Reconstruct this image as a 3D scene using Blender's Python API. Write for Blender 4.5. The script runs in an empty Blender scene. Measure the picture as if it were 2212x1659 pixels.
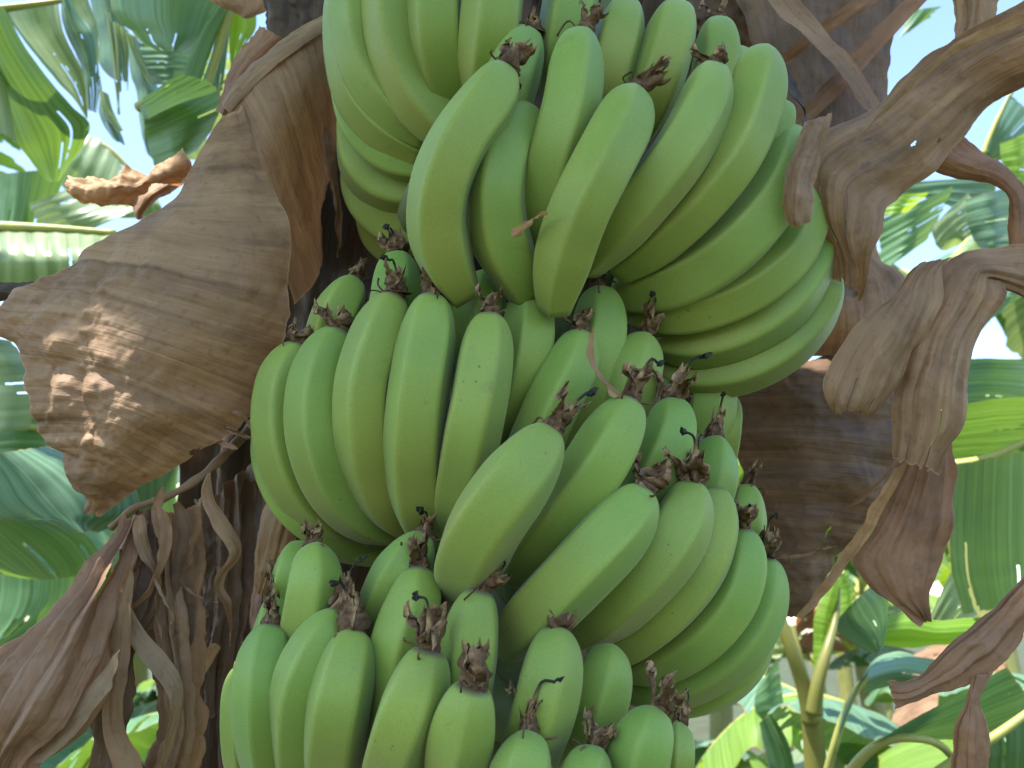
import bpy, math, random
import numpy as np
from mathutils import Vector

# ------------------------------------------------------------------ camera, sky, sun, exposure
scene = bpy.context.scene
PITCH = math.radians(16.0)
CAM = np.array([0.0, 0.0, 1.45])
FOC = 1841.0                       # focal length in units of a 2212-wide picture
cd = bpy.data.cameras.new('camera')
cd.sensor_width = 36.0
cd.lens = 36.0 * FOC / 2212.0
cd.clip_start = 0.02
cd.clip_end = 500.0
cd.dof.use_dof = True
cd.dof.focus_distance = 0.60
cd.dof.aperture_fstop = 10.0
cam = bpy.data.objects.new('camera', cd)
scene.collection.objects.link(cam)
cam.location = CAM
cam.rotation_euler = (math.pi / 2 + PITCH, 0, 0)
scene.camera = cam

SUN_ELEV, SUN_AZ = math.radians(63.0), math.radians(228.0)    # azimuth clockwise from +Y: high, behind the viewer's left shoulder
SUN = np.array([math.sin(SUN_AZ) * math.cos(SUN_ELEV), math.cos(SUN_AZ) * math.cos(SUN_ELEV), math.sin(SUN_ELEV)])
world = bpy.data.worlds.new('World')
scene.world = world
world.use_nodes = True
wn = world.node_tree
wn.nodes.clear()
sky = wn.nodes.new('ShaderNodeTexSky')
sky.sky_type = 'NISHITA'
sky.sun_disc = False
sky.sun_elevation = SUN_ELEV
sky.sun_rotation = SUN_AZ
sky.air_density = 1.1
sky.dust_density = 0.6
sky.ozone_density = 1.6
bg = wn.nodes.new('ShaderNodeBackground')
bg.inputs['Strength'].default_value = 0.13
wo = wn.nodes.new('ShaderNodeOutputWorld')
wn.links.new(sky.outputs[0], bg.inputs[0])
wn.links.new(bg.outputs[0], wo.inputs[0])
ld = bpy.data.lights.new('sun', 'SUN')
ld.energy = 3.6
ld.angle = math.radians(0.53)
ld.color = (1.0, 0.95, 0.86)
sun = bpy.data.objects.new('sun', ld)
scene.collection.objects.link(sun)
sun.rotation_euler = Vector(tuple(-SUN)).to_track_quat('-Z', 'Y').to_euler()
scene.view_settings.view_transform = 'Standard'
scene.view_settings.look = 'None'
scene.view_settings.gamma = 1.0
scene.view_settings.use_curve_mapping = False
scene.view_settings.exposure = 1.98
scene.cycles.max_bounces = 7
scene.cycles.diffuse_bounces = 4
scene.cycles.transmission_bounces = 6
scene.cycles.use_denoising = True
scene.cycles.sample_clamp_indirect = 8.0

# ------------------------------------------------------------------ helpers
RGT = np.array([1.0, 0, 0])
FWD = np.array([0, math.cos(PITCH), math.sin(PITCH)])
UPV = np.array([0, -math.sin(PITCH), math.cos(PITCH)])

def at(x, y, d):
    """point of the place seen at picture position (x, y) of a 2212 x 1659 frame, d metres away"""
    return CAM + (x - 1106.0) / FOC * d * RGT + (829.5 - y) / FOC * d * UPV + d * FWD

def at_arr(a):
    a = np.asarray(a, float)
    x, y, d = a[..., 0:1], a[..., 1:2], a[..., 2:3]
    return CAM + (x - 1106.0) / FOC * d * RGT + (829.5 - y) / FOC * d * UPV + d * FWD

_rs = np.random.RandomState(7)
_LAT = _rs.rand(32, 32, 32)
def noise3(p):
    p = np.asarray(p, float)
    i = np.floor(p).astype(int)
    f = p - i
    f = f * f * (3 - 2 * f)
    out = 0.0
    for dx in (0, 1):
        for dy in (0, 1):
            for dz in (0, 1):
                w = (f[..., 0] if dx else 1 - f[..., 0]) * (f[..., 1] if dy else 1 - f[..., 1]) * (f[..., 2] if dz else 1 - f[..., 2])
                out = out + w * _LAT[(i[..., 0] + dx) % 32, (i[..., 1] + dy) % 32, (i[..., 2] + dz) % 32]
    return out * 2 - 1
def fbm(p, n=3):
    s, a = 0.0, 1.0
    for k in range(n):
        s = s + a * noise3(p * (2.03 ** k) + 17.3 * k)
        a *= 0.5
    return s / 1.75

def catmull(pts, n, param=None):
    """resample control points to n points by a centripetal-ish spline on chord length"""
    P = np.asarray(pts, float)
    if len(P) == 1:
        return np.repeat(P, n, 0)
    if len(P) == 2:
        t = np.linspace(0, 1, n)[:, None] if param is None else np.asarray(param)[:, None]
        return P[0] * (1 - t) + P[1] * t
    seg = np.linalg.norm(np.diff(P, axis=0), axis=1) + 1e-9
    k = np.concatenate([[0], np.cumsum(seg)]); k /= k[-1]
    m = np.zeros_like(P)
    m[1:-1] = (P[2:] - P[:-2]) / (k[2:] - k[:-2])[:, None]
    m[0] = (P[1] - P[0]) / (k[1] - k[0]); m[-1] = (P[-1] - P[-2]) / (k[-1] - k[-2])
    m[0] = 1.5 * m[0] - 0.5 * m[1]; m[-1] = 1.5 * m[-1] - 0.5 * m[-2]
    t = np.linspace(0, 1, n) if param is None else np.asarray(param)
    j = np.clip(np.searchsorted(k, t, side='right') - 1, 0, len(P) - 2)
    h = (k[j + 1] - k[j])
    s = ((t - k[j]) / h)[:, None]; h = h[:, None]
    return ((2 * s**3 - 3 * s**2 + 1) * P[j] + (s**3 - 2 * s**2 + s) * h * m[j]
            + (-2 * s**3 + 3 * s**2) * P[j + 1] + (s**3 - s**2) * h * m[j + 1])

def mesh_obj(name, verts, faces, mat, parent=None, uv=None, attrs=None, smooth=True):
    me = bpy.data.meshes.new(name)
    me.from_pydata([tuple(v) for v in np.asarray(verts).tolist()], [], [tuple(f) for f in faces])
    if smooth:
        me.polygons.foreach_set('use_smooth', [True] * len(me.polygons))
    if uv is not None:
        lay = me.uv_layers.new(name='UVMap')
        idx = np.zeros(len(me.loops), int)
        me.loops.foreach_get('vertex_index', idx)
        lay.data.foreach_set('uv', np.asarray(uv, float)[idx].ravel())
    for k, v in (attrs or {}).items():
        v = np.asarray(v, float)
        if v.ndim == 1:
            a = me.attributes.new(k, 'FLOAT', 'POINT'); a.data.foreach_set('value', v)
        else:
            a = me.attributes.new(k, 'FLOAT_COLOR', 'POINT'); a.data.foreach_set('color', np.c_[v, np.ones(len(v))].ravel())
    me.materials.append(mat)
    me.update()
    o = bpy.data.objects.new(name, me)
    scene.collection.objects.link(o)
    if parent is not None:
        o.parent = parent
    return o

def empty(name, loc=(0, 0, 0)):
    o = bpy.data.objects.new(name, None)
    scene.collection.objects.link(o)
    o['base'] = 1
    del o['base']
    return o

def tag(o, label, cat, group=None, kind=None):
    o['label'] = label
    o['category'] = cat
    if group: o['group'] = group
    if kind: o['kind'] = kind
    return o

def grid_faces(nv, nu, mask=None, closed_u=False):
    f = []
    cu = nu if closed_u else nu - 1
    for i in range(nv - 1):
        for j in range(cu):
            if mask is not None and not mask[i, j]:
                continue
            k = (j + 1) % nu
            f.append((i * nu + j, i * nu + k, (i + 1) * nu + k, (i + 1) * nu + j))
    return f

def normals(G):
    du = np.gradient(G, axis=1); dv = np.gradient(G, axis=0)
    n = np.cross(du, dv)
    return n / (np.linalg.norm(n, axis=2, keepdims=True) + 1e-12)

def bil(G, u, v):
    nv, nu = G.shape[:2]
    x = np.clip(u, 0, 1) * (nu - 1); y = np.clip(v, 0, 1) * (nv - 1)
    i = np.clip(np.floor(x).astype(int), 0, nu - 2); j = np.clip(np.floor(y).astype(int), 0, nv - 2)
    fx = (x - i)[..., None]; fy = (y - j)[..., None]
    return (G[j, i] * (1 - fx) + G[j, i + 1] * fx) * (1 - fy) + (G[j + 1, i] * (1 - fx) + G[j + 1, i + 1] * fx) * fy

def sheet(name, rows, mat, parent=None, nu=40, nv=50, vein='u', crumple=0.0, cscale=25.0, pleat=0.0, npleat=12,
          jag=0.0, jagend=0.0, jf=18.0, tears=(), holes=(), seed=0, world=False, curl=0.0, sunholes=(), streak=0.4, ruffle=0.0, rf=5.0, cw=None):
    """thin leaf surface through rows of (x, y, d) control points, wrinkled, pleated along its veins, with ragged edges"""
    C = np.array([catmull(r, 48) for r in rows])
    F = np.array([catmull(C[:, j], 64) for j in range(48)]).transpose(1, 0, 2)
    W = F if world else at_arr(F)
    u, v = np.meshgrid(np.linspace(0, 1, nu), np.linspace(0, 1, nv))
    sd = seed * 3.7
    def n1(x, k):
        return 0.5 + 0.5 * fbm(np.stack([x * jf, x * 0 + sd + k, x * 0 + 0.3], -1), 4)
    vl = v[:, 0]; ul = u[0]
    a = jag * n1(vl, 1.1)[:, None]; b = 1 - jag * n1(vl, 5.2)[:, None]
    c = jagend * n1(ul, 9.7)[None, :]; e = 1 - jagend * n1(ul, 13.1)[None, :]
    uu = a + (b - a) * u; vv = c + (e - c) * v
    G = bil(W, uu, vv)
    N = normals(G)
    if pleat:
        t = (vv if vein == 'u' else uu)
        wv = np.sin(t * npleat * 2 * math.pi + 2.5 * noise3(np.stack([t * 4, t * 0 + sd, (uu if vein == 'u' else vv) * 1.2], -1)))
        G = G + N * (pleat * (0.64 * np.arcsin(np.clip(wv, -1, 1)) * (0.6 + 0.8 * (0.5 + 0.5 * noise3(np.stack([t * 3 + 9, uu * 2, vv * 2 + sd], -1))))))[..., None]
    if crumple:
        st = np.array([1.0, 1.0, 1.0])
        q = G * cscale
        d = 0.55 * fbm(q + sd, 4) + 0.9 * (np.abs(fbm(q * 1.1 + sd + 40, 4)) * 2 - 0.6)
        lu = np.linalg.norm(W[:, -1] - W[:, 0], axis=1).mean(); lv = np.linalg.norm(W[-1] - W[0], axis=1).mean()
        if vein == 'u':
            s2 = np.stack([uu * lu * cscale * 0.35, vv * lv * cscale * 2.2, uu * 0 + sd], -1)
        else:
            s2 = np.stack([uu * lu * cscale * 2.2, vv * lv * cscale * 0.35, uu * 0 + sd], -1)
        d = d + streak * fbm(s2, 3)
        if cw is not None: d = d * cw(uu, vv)
        G = G + N * (crumple * d)[..., None]
    if ruffle:
        wr = np.clip(1 - np.minimum(u, 1 - u) / 0.22, 0, 1) ** 1.5
        sg = np.where(u < 0.5, 0.0, 31.0)
        G = G + N * (ruffle * wr * fbm(np.stack([vv * rf, sg + sd, uu * 1.5], -1), 2) * 1.6)[..., None]
    if curl:
        w = np.clip(np.abs(u - 0.5) * 2 - 0.6, 0, 1) ** 2
        G = G + N * (curl * w)[..., None]
    mask = np.ones((nv - 1, nu - 1), bool)
    cu = (u[:-1, :-1] + u[1:, 1:]) / 2; cv = (v[:-1, :-1] + v[1:, 1:]) / 2
    for (t, e0, e1, w0) in tears:        # slits along the veins: t across, from e0 to e1 along, w0 wide
        if vein == 'u':
            A, B = cv, cu
        else:
            A, B = cu, cv
        k = np.clip((B - e0) / (e1 - e0 + 1e-9), 0, 1)
        inside = (B >= min(e0, e1)) & (B <= max(e0, e1))
        wob = 0.012 * fbm(np.stack([B * 9, B * 0 + t * 50, B * 0], -1), 2)
        mask &= ~(inside & (np.abs(A - t - wob) < w0 * k))
    Gc = (G[:-1, :-1] + G[1:, 1:]) / 2
    for (hu, hv, ru, rv) in holes:
        rr = ((cu - hu) / ru) ** 2 + ((cv - hv) / rv) ** 2
        rr = rr * (1 + 0.5 * noise3(np.stack([cu * 30, cv * 30, cu * 0 + sd], -1)))
        mask &= rr > 1
    for (pt, r, sx) in sunholes:          # ragged holes where the sun comes through
        dlt = Gc - np.asarray(pt)
        along = dlt @ SUN
        perp = dlt - along[..., None] * SUN
        dist = np.linalg.norm(perp * np.array([1.0, 1.0, 1.0]), axis=2)
        rr = r * (1 + 0.55 * fbm(Gc * 28 + sx, 3))
        mask &= dist > rr
    lu = np.linalg.norm(np.diff(G, axis=1), axis=2).sum(1).mean()
    lv = np.linalg.norm(np.diff(G, axis=0), axis=2).sum(0).mean()
    UV = np.stack([vv * lv, uu * lu], -1) if vein == 'u' else np.stack([uu * lu, vv * lv], -1)
    o = mesh_obj(name, G.reshape(-1, 3), grid_faces(nv, nu, mask), mat, parent, UV.reshape(-1, 2),
                 {'edge': np.minimum(np.minimum(u, 1 - u), np.minimum(v, 1 - v)).ravel(), 'across': u.ravel()})
    return o

def rails(pairs, d, bulge=0.0, d2=None, mids=None):
    """rows from pairs of left / right edge points; d, d2: depth (number or list) at the left and right edge"""
    n = len(pairs)
    dl = d if isinstance(d, (list, tuple)) else [d] * n
    dr = (d2 if isinstance(d2, (list, tuple)) else [d2] * n) if d2 is not None else dl
    rows = []
    for k, (l, r) in enumerate(pairs):
        b = bulge[k] if isinstance(bulge, (list, tuple)) else bulge
        m = ((l[0] + r[0]) / 2, (l[1] + r[1]) / 2, (dl[k] + dr[k]) / 2 - b)
        rows.append([(l[0], l[1], dl[k]), m, (r[0], r[1], dr[k])])
    return rows

def tube(pts, radii, ns=8, cap=True):
    """verts, faces of a tube along world points"""
    P = np.asarray(pts, float); n = len(P)
    T = np.gradient(P, axis=0); T /= np.linalg.norm(T, axis=1, keepdims=True) + 1e-12
    ref = np.array([0.3, -0.9, 0.2]); ref = ref - T[0] * (ref @ T[0]); ref /= np.linalg.norm(ref)
    V = []
    for i in range(n):
        ref = ref - T[i] * (ref @ T[i]); ref /= np.linalg.norm(ref) + 1e-12
        b = np.cross(T[i], ref)
        for k in range(ns):
            a = 2 * math.pi * k / ns
            V.append(P[i] + radii[i] * (math.cos(a) * ref + math.sin(a) * b))
    F = grid_faces(n, ns, None, True)
    if cap:
        F.append(tuple(range(ns))[::-1]); F.append(tuple((n - 1) * ns + k for k in range(ns)))
    return np.array(V), F

# ------------------------------------------------------------------ materials
def new_mat(name):
    m = bpy.data.materials.new(name); m.use_nodes = True
    nt = m.node_tree; nt.nodes.clear()
    return m, nt
def N_(nt, t, **kw):
    n = nt.nodes.new(t)
    for k, v in kw.items():
        if k.startswith('i_'):
            key = k[2:]
            key = int(key) if key.isdigit() else key.replace('_', ' ')
            n.inputs[key].default_value = v
        else:
            setattr(n, k, v)
    return n
def ramp(nt, fac, stops):
    r = nt.nodes.new('ShaderNodeValToRGB')
    e = r.color_ramp.elements
    while len(e) < len(stops): e.new(0.5)
    for el, (p, c) in zip(e, stops):
        el.position = p; el.color = (*c, 1)
    nt.links.new(fac, r.inputs[0])
    return r
def mixc(nt, fac, a, b, mode='MIX'):
    m = nt.nodes.new('ShaderNodeMix'); m.data_type = 'RGBA'; m.blend_type = mode
    for sock, val in ((0, fac), (6, a), (7, b)):
        if hasattr(val, 'links') or hasattr(val, 'is_linked'):
            nt.links.new(val, m.inputs[sock])
        elif sock == 0: m.inputs[0].default_value = val
        else: m.inputs[sock].default_value = (*val, 1)
    return m.outputs[2]

def vein_coords(nt, sx, sy):
    tc = N_(nt, 'ShaderNodeTexCoord')
    mp = N_(nt, 'ShaderNodeMapping'); mp.inputs['Scale'].default_value = (sx, sy, 1)
    nt.links.new(tc.outputs['UV'], mp.inputs[0])
    oi = N_(nt, 'ShaderNodeObjectInfo')
    cmb = N_(nt, 'ShaderNodeCombineXYZ')
    ml = N_(nt, 'ShaderNodeMath', operation='MULTIPLY'); ml.inputs[1].default_value = 37.0
    nt.links.new(oi.outputs['Random'], ml.inputs[0]); nt.links.new(ml.outputs[0], cmb.inputs[2])
    ad = N_(nt, 'ShaderNodeVectorMath', operation='ADD')
    nt.links.new(mp.outputs[0], ad.inputs[0]); nt.links.new(cmb.outputs[0], ad.inputs[1])
    return ad.outputs[0], tc, oi

def leaf_out(nt, col, tcol, rough, trans, bump_h, bump_s, spec=0.5, dist=0.002):
    b = N_(nt, 'ShaderNodeBsdfPrincipled')
    b.inputs['Specular IOR Level'].default_value = spec
    if hasattr(rough, 'links'): nt.links.new(rough, b.inputs['Roughness'])
    else: b.inputs['Roughness'].default_value = rough
    nt.links.new(col, b.inputs['Base Color'])
    t = N_(nt, 'ShaderNodeBsdfTranslucent')
    nt.links.new(tcol, t.inputs[0])
    bp = N_(nt, 'ShaderNodeBump'); bp.inputs['Strength'].default_value = bump_s; bp.inputs['Distance'].default_value = dist
    nt.links.new(bump_h, bp.inputs['Height'])
    nt.links.new(bp.outputs[0], b.inputs['Normal']); nt.links.new(bp.outputs[0], t.inputs['Normal'])
    mx = N_(nt, 'ShaderNodeMixShader'); mx.inputs[0].default_value = trans
    nt.links.new(b.outputs[0], mx.inputs[1]); nt.links.new(t.outputs[0], mx.inputs[2])
    o = N_(nt, 'ShaderNodeOutputMaterial')
    nt.links.new(mx.outputs[0], o.inputs[0])

def dry_mat(name, c0, c1, c2, grey, trans=0.25, rough=0.62):
    """withered leaf: browns streaked along the veins, grey mould blotches, fine fibre relief"""
    m, nt = new_mat(name)
    v1, tc, oi = vein_coords(nt, 60, 7)
    n1 = N_(nt, 'ShaderNodeTexNoise', i_Scale=1.0, i_Detail=5.0, i_Roughness=0.6); n1.inputs['Distortion'].default_value = 0.6; nt.links.new(v1, n1.inputs['Vector'])
    v2, _, _ = vein_coords(nt, 520, 22)
    n2 = N_(nt, 'ShaderNodeTexNoise', i_Scale=1.0, i_Detail=3.0); nt.links.new(v2, n2.inputs['Vector'])
    n3 = N_(nt, 'ShaderNodeTexNoise', i_Scale=17.0, i_Detail=6.0, i_Roughness=0.62); n3.inputs['Distortion'].default_value = 0.8; nt.links.new(tc.outputs['Object'], n3.inputs['Vector'])
    n4 = N_(nt, 'ShaderNodeTexNoise', i_Scale=150.0, i_Detail=4.0); nt.links.new(tc.outputs['Object'], n4.inputs['Vector'])
    n5 = N_(nt, 'ShaderNodeTexNoise', i_Scale=6.0, i_Detail=4.0); nt.links.new(tc.outputs['Object'], n5.inputs['Vector'])
    mx = N_(nt, 'ShaderNodeMix'); mx.data_type = 'FLOAT'; mx.inputs[0].default_value = 0.45
    nt.links.new(n1.outputs['Fac'], mx.inputs[2]); nt.links.new(n3.outputs['Fac'], mx.inputs[3])
    r1 = ramp(nt, mx.outputs[0], [(0.36, c0), (0.50, c1), (0.62, c2)])
    f3 = ramp(nt, n5.outputs['Fac'], [(0.42, (0, 0, 0)), (0.68, (0.8, 0.8, 0.8))])
    col = mixc(nt, f3.outputs[0], r1.outputs[0], grey)
    f2 = ramp(nt, n2.outputs['Fac'], [(0.3, (0.92, 0.915, 0.91)), (0.65, (1.04, 1.035, 1.03))])
    col = mixc(nt, 1.0, col, f2.outputs[0], 'MULTIPLY')
    f4 = ramp(nt, n4.outputs['Fac'], [(0.58, (1, 1, 1)), (0.75, (0.6, 0.55, 0.5))])
    col = mixc(nt, 0.6, col, f4.outputs[0], 'MULTIPLY')
    at_ = N_(nt, 'ShaderNodeAttribute', attribute_name='edge')
    fe = ramp(nt, at_.outputs['Fac'], [(0.0, (0.6, 0.6, 0.6)), (0.007, (0, 0, 0))])
    col = mixc(nt, fe.outputs[0], col, tuple(min(1, 1.35 * q) for q in c2))
    v6, _, _ = vein_coords(nt, 190, 11)
    n6 = N_(nt, 'ShaderNodeTexNoise', i_Scale=1.0, i_Detail=3.0); n6.inputs['Distortion'].default_value = 0.4; nt.links.new(v6, n6.inputs['Vector'])
    f6 = ramp(nt, n6.outputs['Fac'], [(0.30, (0.72, 0.69, 0.66)), (0.46, (1.0, 1.0, 1.0)), (0.7, (1.07, 1.06, 1.05))])
    col = mixc(nt, 0.8, col, f6.outputs[0], 'MULTIPLY')
    ad = N_(nt, 'ShaderNodeMath', operation='ADD'); nt.links.new(n3.outputs['Fac'], ad.inputs[0])
    ml = N_(nt, 'ShaderNodeMath', operation='MULTIPLY'); ml.inputs[1].default_value = 0.5
    nt.links.new(n6.outputs['Fac'], ml.inputs[0]); nt.links.new(ml.outputs[0], ad.inputs[1])
    leaf_out(nt, col, mixc(nt, 1.0, col, (1.9, 1.25, 0.8), 'MULTIPLY'), rough, trans, ad.outputs[0], 0.6, 0.35, 0.005)
    return m

def green_mat(name, ca, cb, under, tr, trans=0.32, rough=0.48, vein=140.0):
    """live banana leaf: fine parallel veins, paler waxy underside, light coming through"""
    m, nt = new_mat(name)
    v1, tc, oi = vein_coords(nt, 30, 4)
    n1 = N_(nt, 'ShaderNodeTexNoise', i_Scale=1.0, i_Detail=4.0); nt.links.new(v1, n1.inputs['Vector'])
    v2, _, _ = vein_coords(nt, vein, 1.2)
    n2 = N_(nt, 'ShaderNodeTexNoise', i_Scale=1.0, i_Detail=2.0); nt.links.new(v2, n2.inputs['Vector'])
    n3 = N_(nt, 'ShaderNodeTexNoise', i_Scale=3.0, i_Detail=5.0); nt.links.new(tc.outputs['Object'], n3.inputs['Vector'])
    r1 = ramp(nt, n1.outputs['Fac'], [(0.3, ca), (0.7, cb)])
    ge = N_(nt, 'ShaderNodeNewGeometry')
    col = mixc(nt, ge.outputs['Backfacing'], r1.outputs[0], under)
    f2 = ramp(nt, n2.outputs['Fac'], [(0.35, (0.62, 0.68, 0.55)), (0.62, (1.14, 1.12, 1.1))])
    col = mixc(nt, 1.0, col, f2.outputs[0], 'MULTIPLY')
    f3 = ramp(nt, n3.outputs['Fac'], [(0.62, (0, 0, 0)), (0.8, (0.7, 0.7, 0.7))])
    col = mixc(nt, f3.outputs[0], col, (0.20, 0.19, 0.05))
    at_ = N_(nt, 'ShaderNodeAttribute', attribute_name='edge')
    fe = ramp(nt, at_.outputs['Fac'], [(0.0, (0.8, 0.8, 0.8)), (0.018, (0, 0, 0))])
    col = mixc(nt, fe.outputs[0], col, (0.26, 0.20, 0.06))
    t2 = mixc(nt, 0.5, f2.outputs[0], (1, 1, 1))
    leaf_out(nt, col, mixc(nt, 1.0, t2, tr, 'MULTIPLY'), rough, trans, n2.outputs['Fac'], 0.5, 0.38, 0.004)
    return m

def plain(name, stops, scale, rough, bump=0.3, dist=0.002, detail=5.0, stretch=(1, 1, 1), spec=0.4):
    m, nt = new_mat(name)
    tc = N_(nt, 'ShaderNodeTexCoord'); mp = N_(nt, 'ShaderNodeMapping'); mp.inputs['Scale'].default_value = stretch
    nt.links.new(tc.outputs['Object'], mp.inputs[0])
    n = N_(nt, 'ShaderNodeTexNoise', i_Scale=scale, i_Detail=detail, i_Roughness=0.65); nt.links.new(mp.outputs[0], n.inputs['Vector'])
    r = ramp(nt, n.outputs['Fac'], stops)
    b = N_(nt, 'ShaderNodeBsdfPrincipled'); b.inputs['Roughness'].default_value = rough; b.inputs['Specular IOR Level'].default_value = spec
    nt.links.new(r.outputs[0], b.inputs['Base Color'])
    bp = N_(nt, 'ShaderNodeBump'); bp.inputs['Strength'].default_value = bump; bp.inputs['Distance'].default_value = dist
    nt.links.new(n.outputs['Fac'], bp.inputs['Height']); nt.links.new(bp.outputs[0], b.inputs['Normal'])
    o = N_(nt, 'ShaderNodeOutputMaterial'); nt.links.new(b.outputs[0], o.inputs[0])
    return m

M = {}
M['dry'] = dry_mat('dry_leaf', (0.125, 0.072, 0.039), (0.245, 0.149, 0.084), (0.345, 0.221, 0.126), (0.275, 0.179, 0.109))
M['dry_red'] = dry_mat('dry_leaf_reddish', (0.120, 0.061, 0.034), (0.240, 0.129, 0.073), (0.330, 0.189, 0.108), (0.250, 0.158, 0.101))
M['dry_shaded'] = dry_mat('dry_leaf_shaded', (0.022, 0.015, 0.010), (0.048, 0.030, 0.019), (0.085, 0.052, 0.032), (0.062, 0.044, 0.032), 0.06)  # browns cut very dark to stand in for deep shade around the bunch
M['dry_pale'] = dry_mat('dry_leaf_pale', (0.160, 0.097, 0.055), (0.290, 0.184, 0.105), (0.390, 0.267, 0.160), (0.310, 0.230, 0.151))
M['dry_tan'] = dry_mat('dry_leaf_tan', (0.250, 0.138, 0.067), (0.380, 0.221, 0.101), (0.460, 0.294, 0.160), (0.330, 0.230, 0.134))
M['green'] = green_mat('banana_leaf', (0.055, 0.15, 0.055), (0.075, 0.19, 0.06), (0.10, 0.20, 0.11), (0.28, 0.48, 0.05), 0.20)
M['green_teal'] = green_mat('banana_leaf_bluish', (0.06, 0.16, 0.085), (0.08, 0.20, 0.10), (0.12, 0.22, 0.15), (0.20, 0.38, 0.08), 0.11, 0.42)
M['green_young_lit'] = green_mat('banana_leaf_young_lit', (0.12, 0.24, 0.03), (0.17, 0.30, 0.04), (0.18, 0.30, 0.06), (0.46, 0.66, 0.04), 0.42)  # young leaves; its bright yellow green also stands in for sunlit strips and rims
M['green_sunlit'] = green_mat('banana_leaf_sunlit', (0.20, 0.27, 0.16), (0.27, 0.33, 0.20), (0.24, 0.31, 0.19), (0.38, 0.50, 0.14), 0.28, 0.33, 60)  # leaf colour raised to carry the sheen of sun on lit blades
M['midrib'] = plain('leaf_midrib', [(0.3, (0.22, 0.26, 0.06)), (0.7, (0.36, 0.34, 0.10))], 14.0, 0.45)
M['petiole'] = plain('young_petiole', [(0.3, (0.12, 0.135, 0.03)), (0.7, (0.18, 0.165, 0.04))], 9.0, 0.4, stretch=(1, 1, .2))
M['stalk'] = plain('bunch_stalk', [(0.3, (0.06, 0.09, 0.03)), (0.7, (0.13, 0.16, 0.06))], 30.0, 0.6)
M['dry_brown'] = dry_mat('dry_sheath', (0.060, 0.035, 0.021), (0.130, 0.074, 0.042), (0.200, 0.118, 0.067), (0.140, 0.092, 0.059), 0.12)
M['sheath'] = plain('pseudostem_sheath', [(0.25, (0.05, 0.028, 0.017)), (0.5, (0.115, 0.066, 0.04)), (0.75, (0.20, 0.12, 0.075))], 9.0, 0.7, 0.6, 0.006, 8.0, (3.5, 3.5, 0.5))
M['stem_green'] = plain('plant_stem', [(0.3, (0.12, 0.15, 0.04)), (0.55, (0.22, 0.22, 0.07)), (0.75, (0.14, 0.08, 0.04))], 6.0, 0.6, 0.4, 0.004, 6.0, (2.5, 2.5, 0.6))
M['ground'] = plain('leaf_litter_soil', [(0.3, (0.025, 0.022, 0.014)), (0.45, (0.055, 0.042, 0.025)), (0.55, (0.04, 0.075, 0.02)), (0.75, (0.10, 0.08, 0.045))], 3.0, 0.9, 0.9, 0.05, 10.0)

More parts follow.
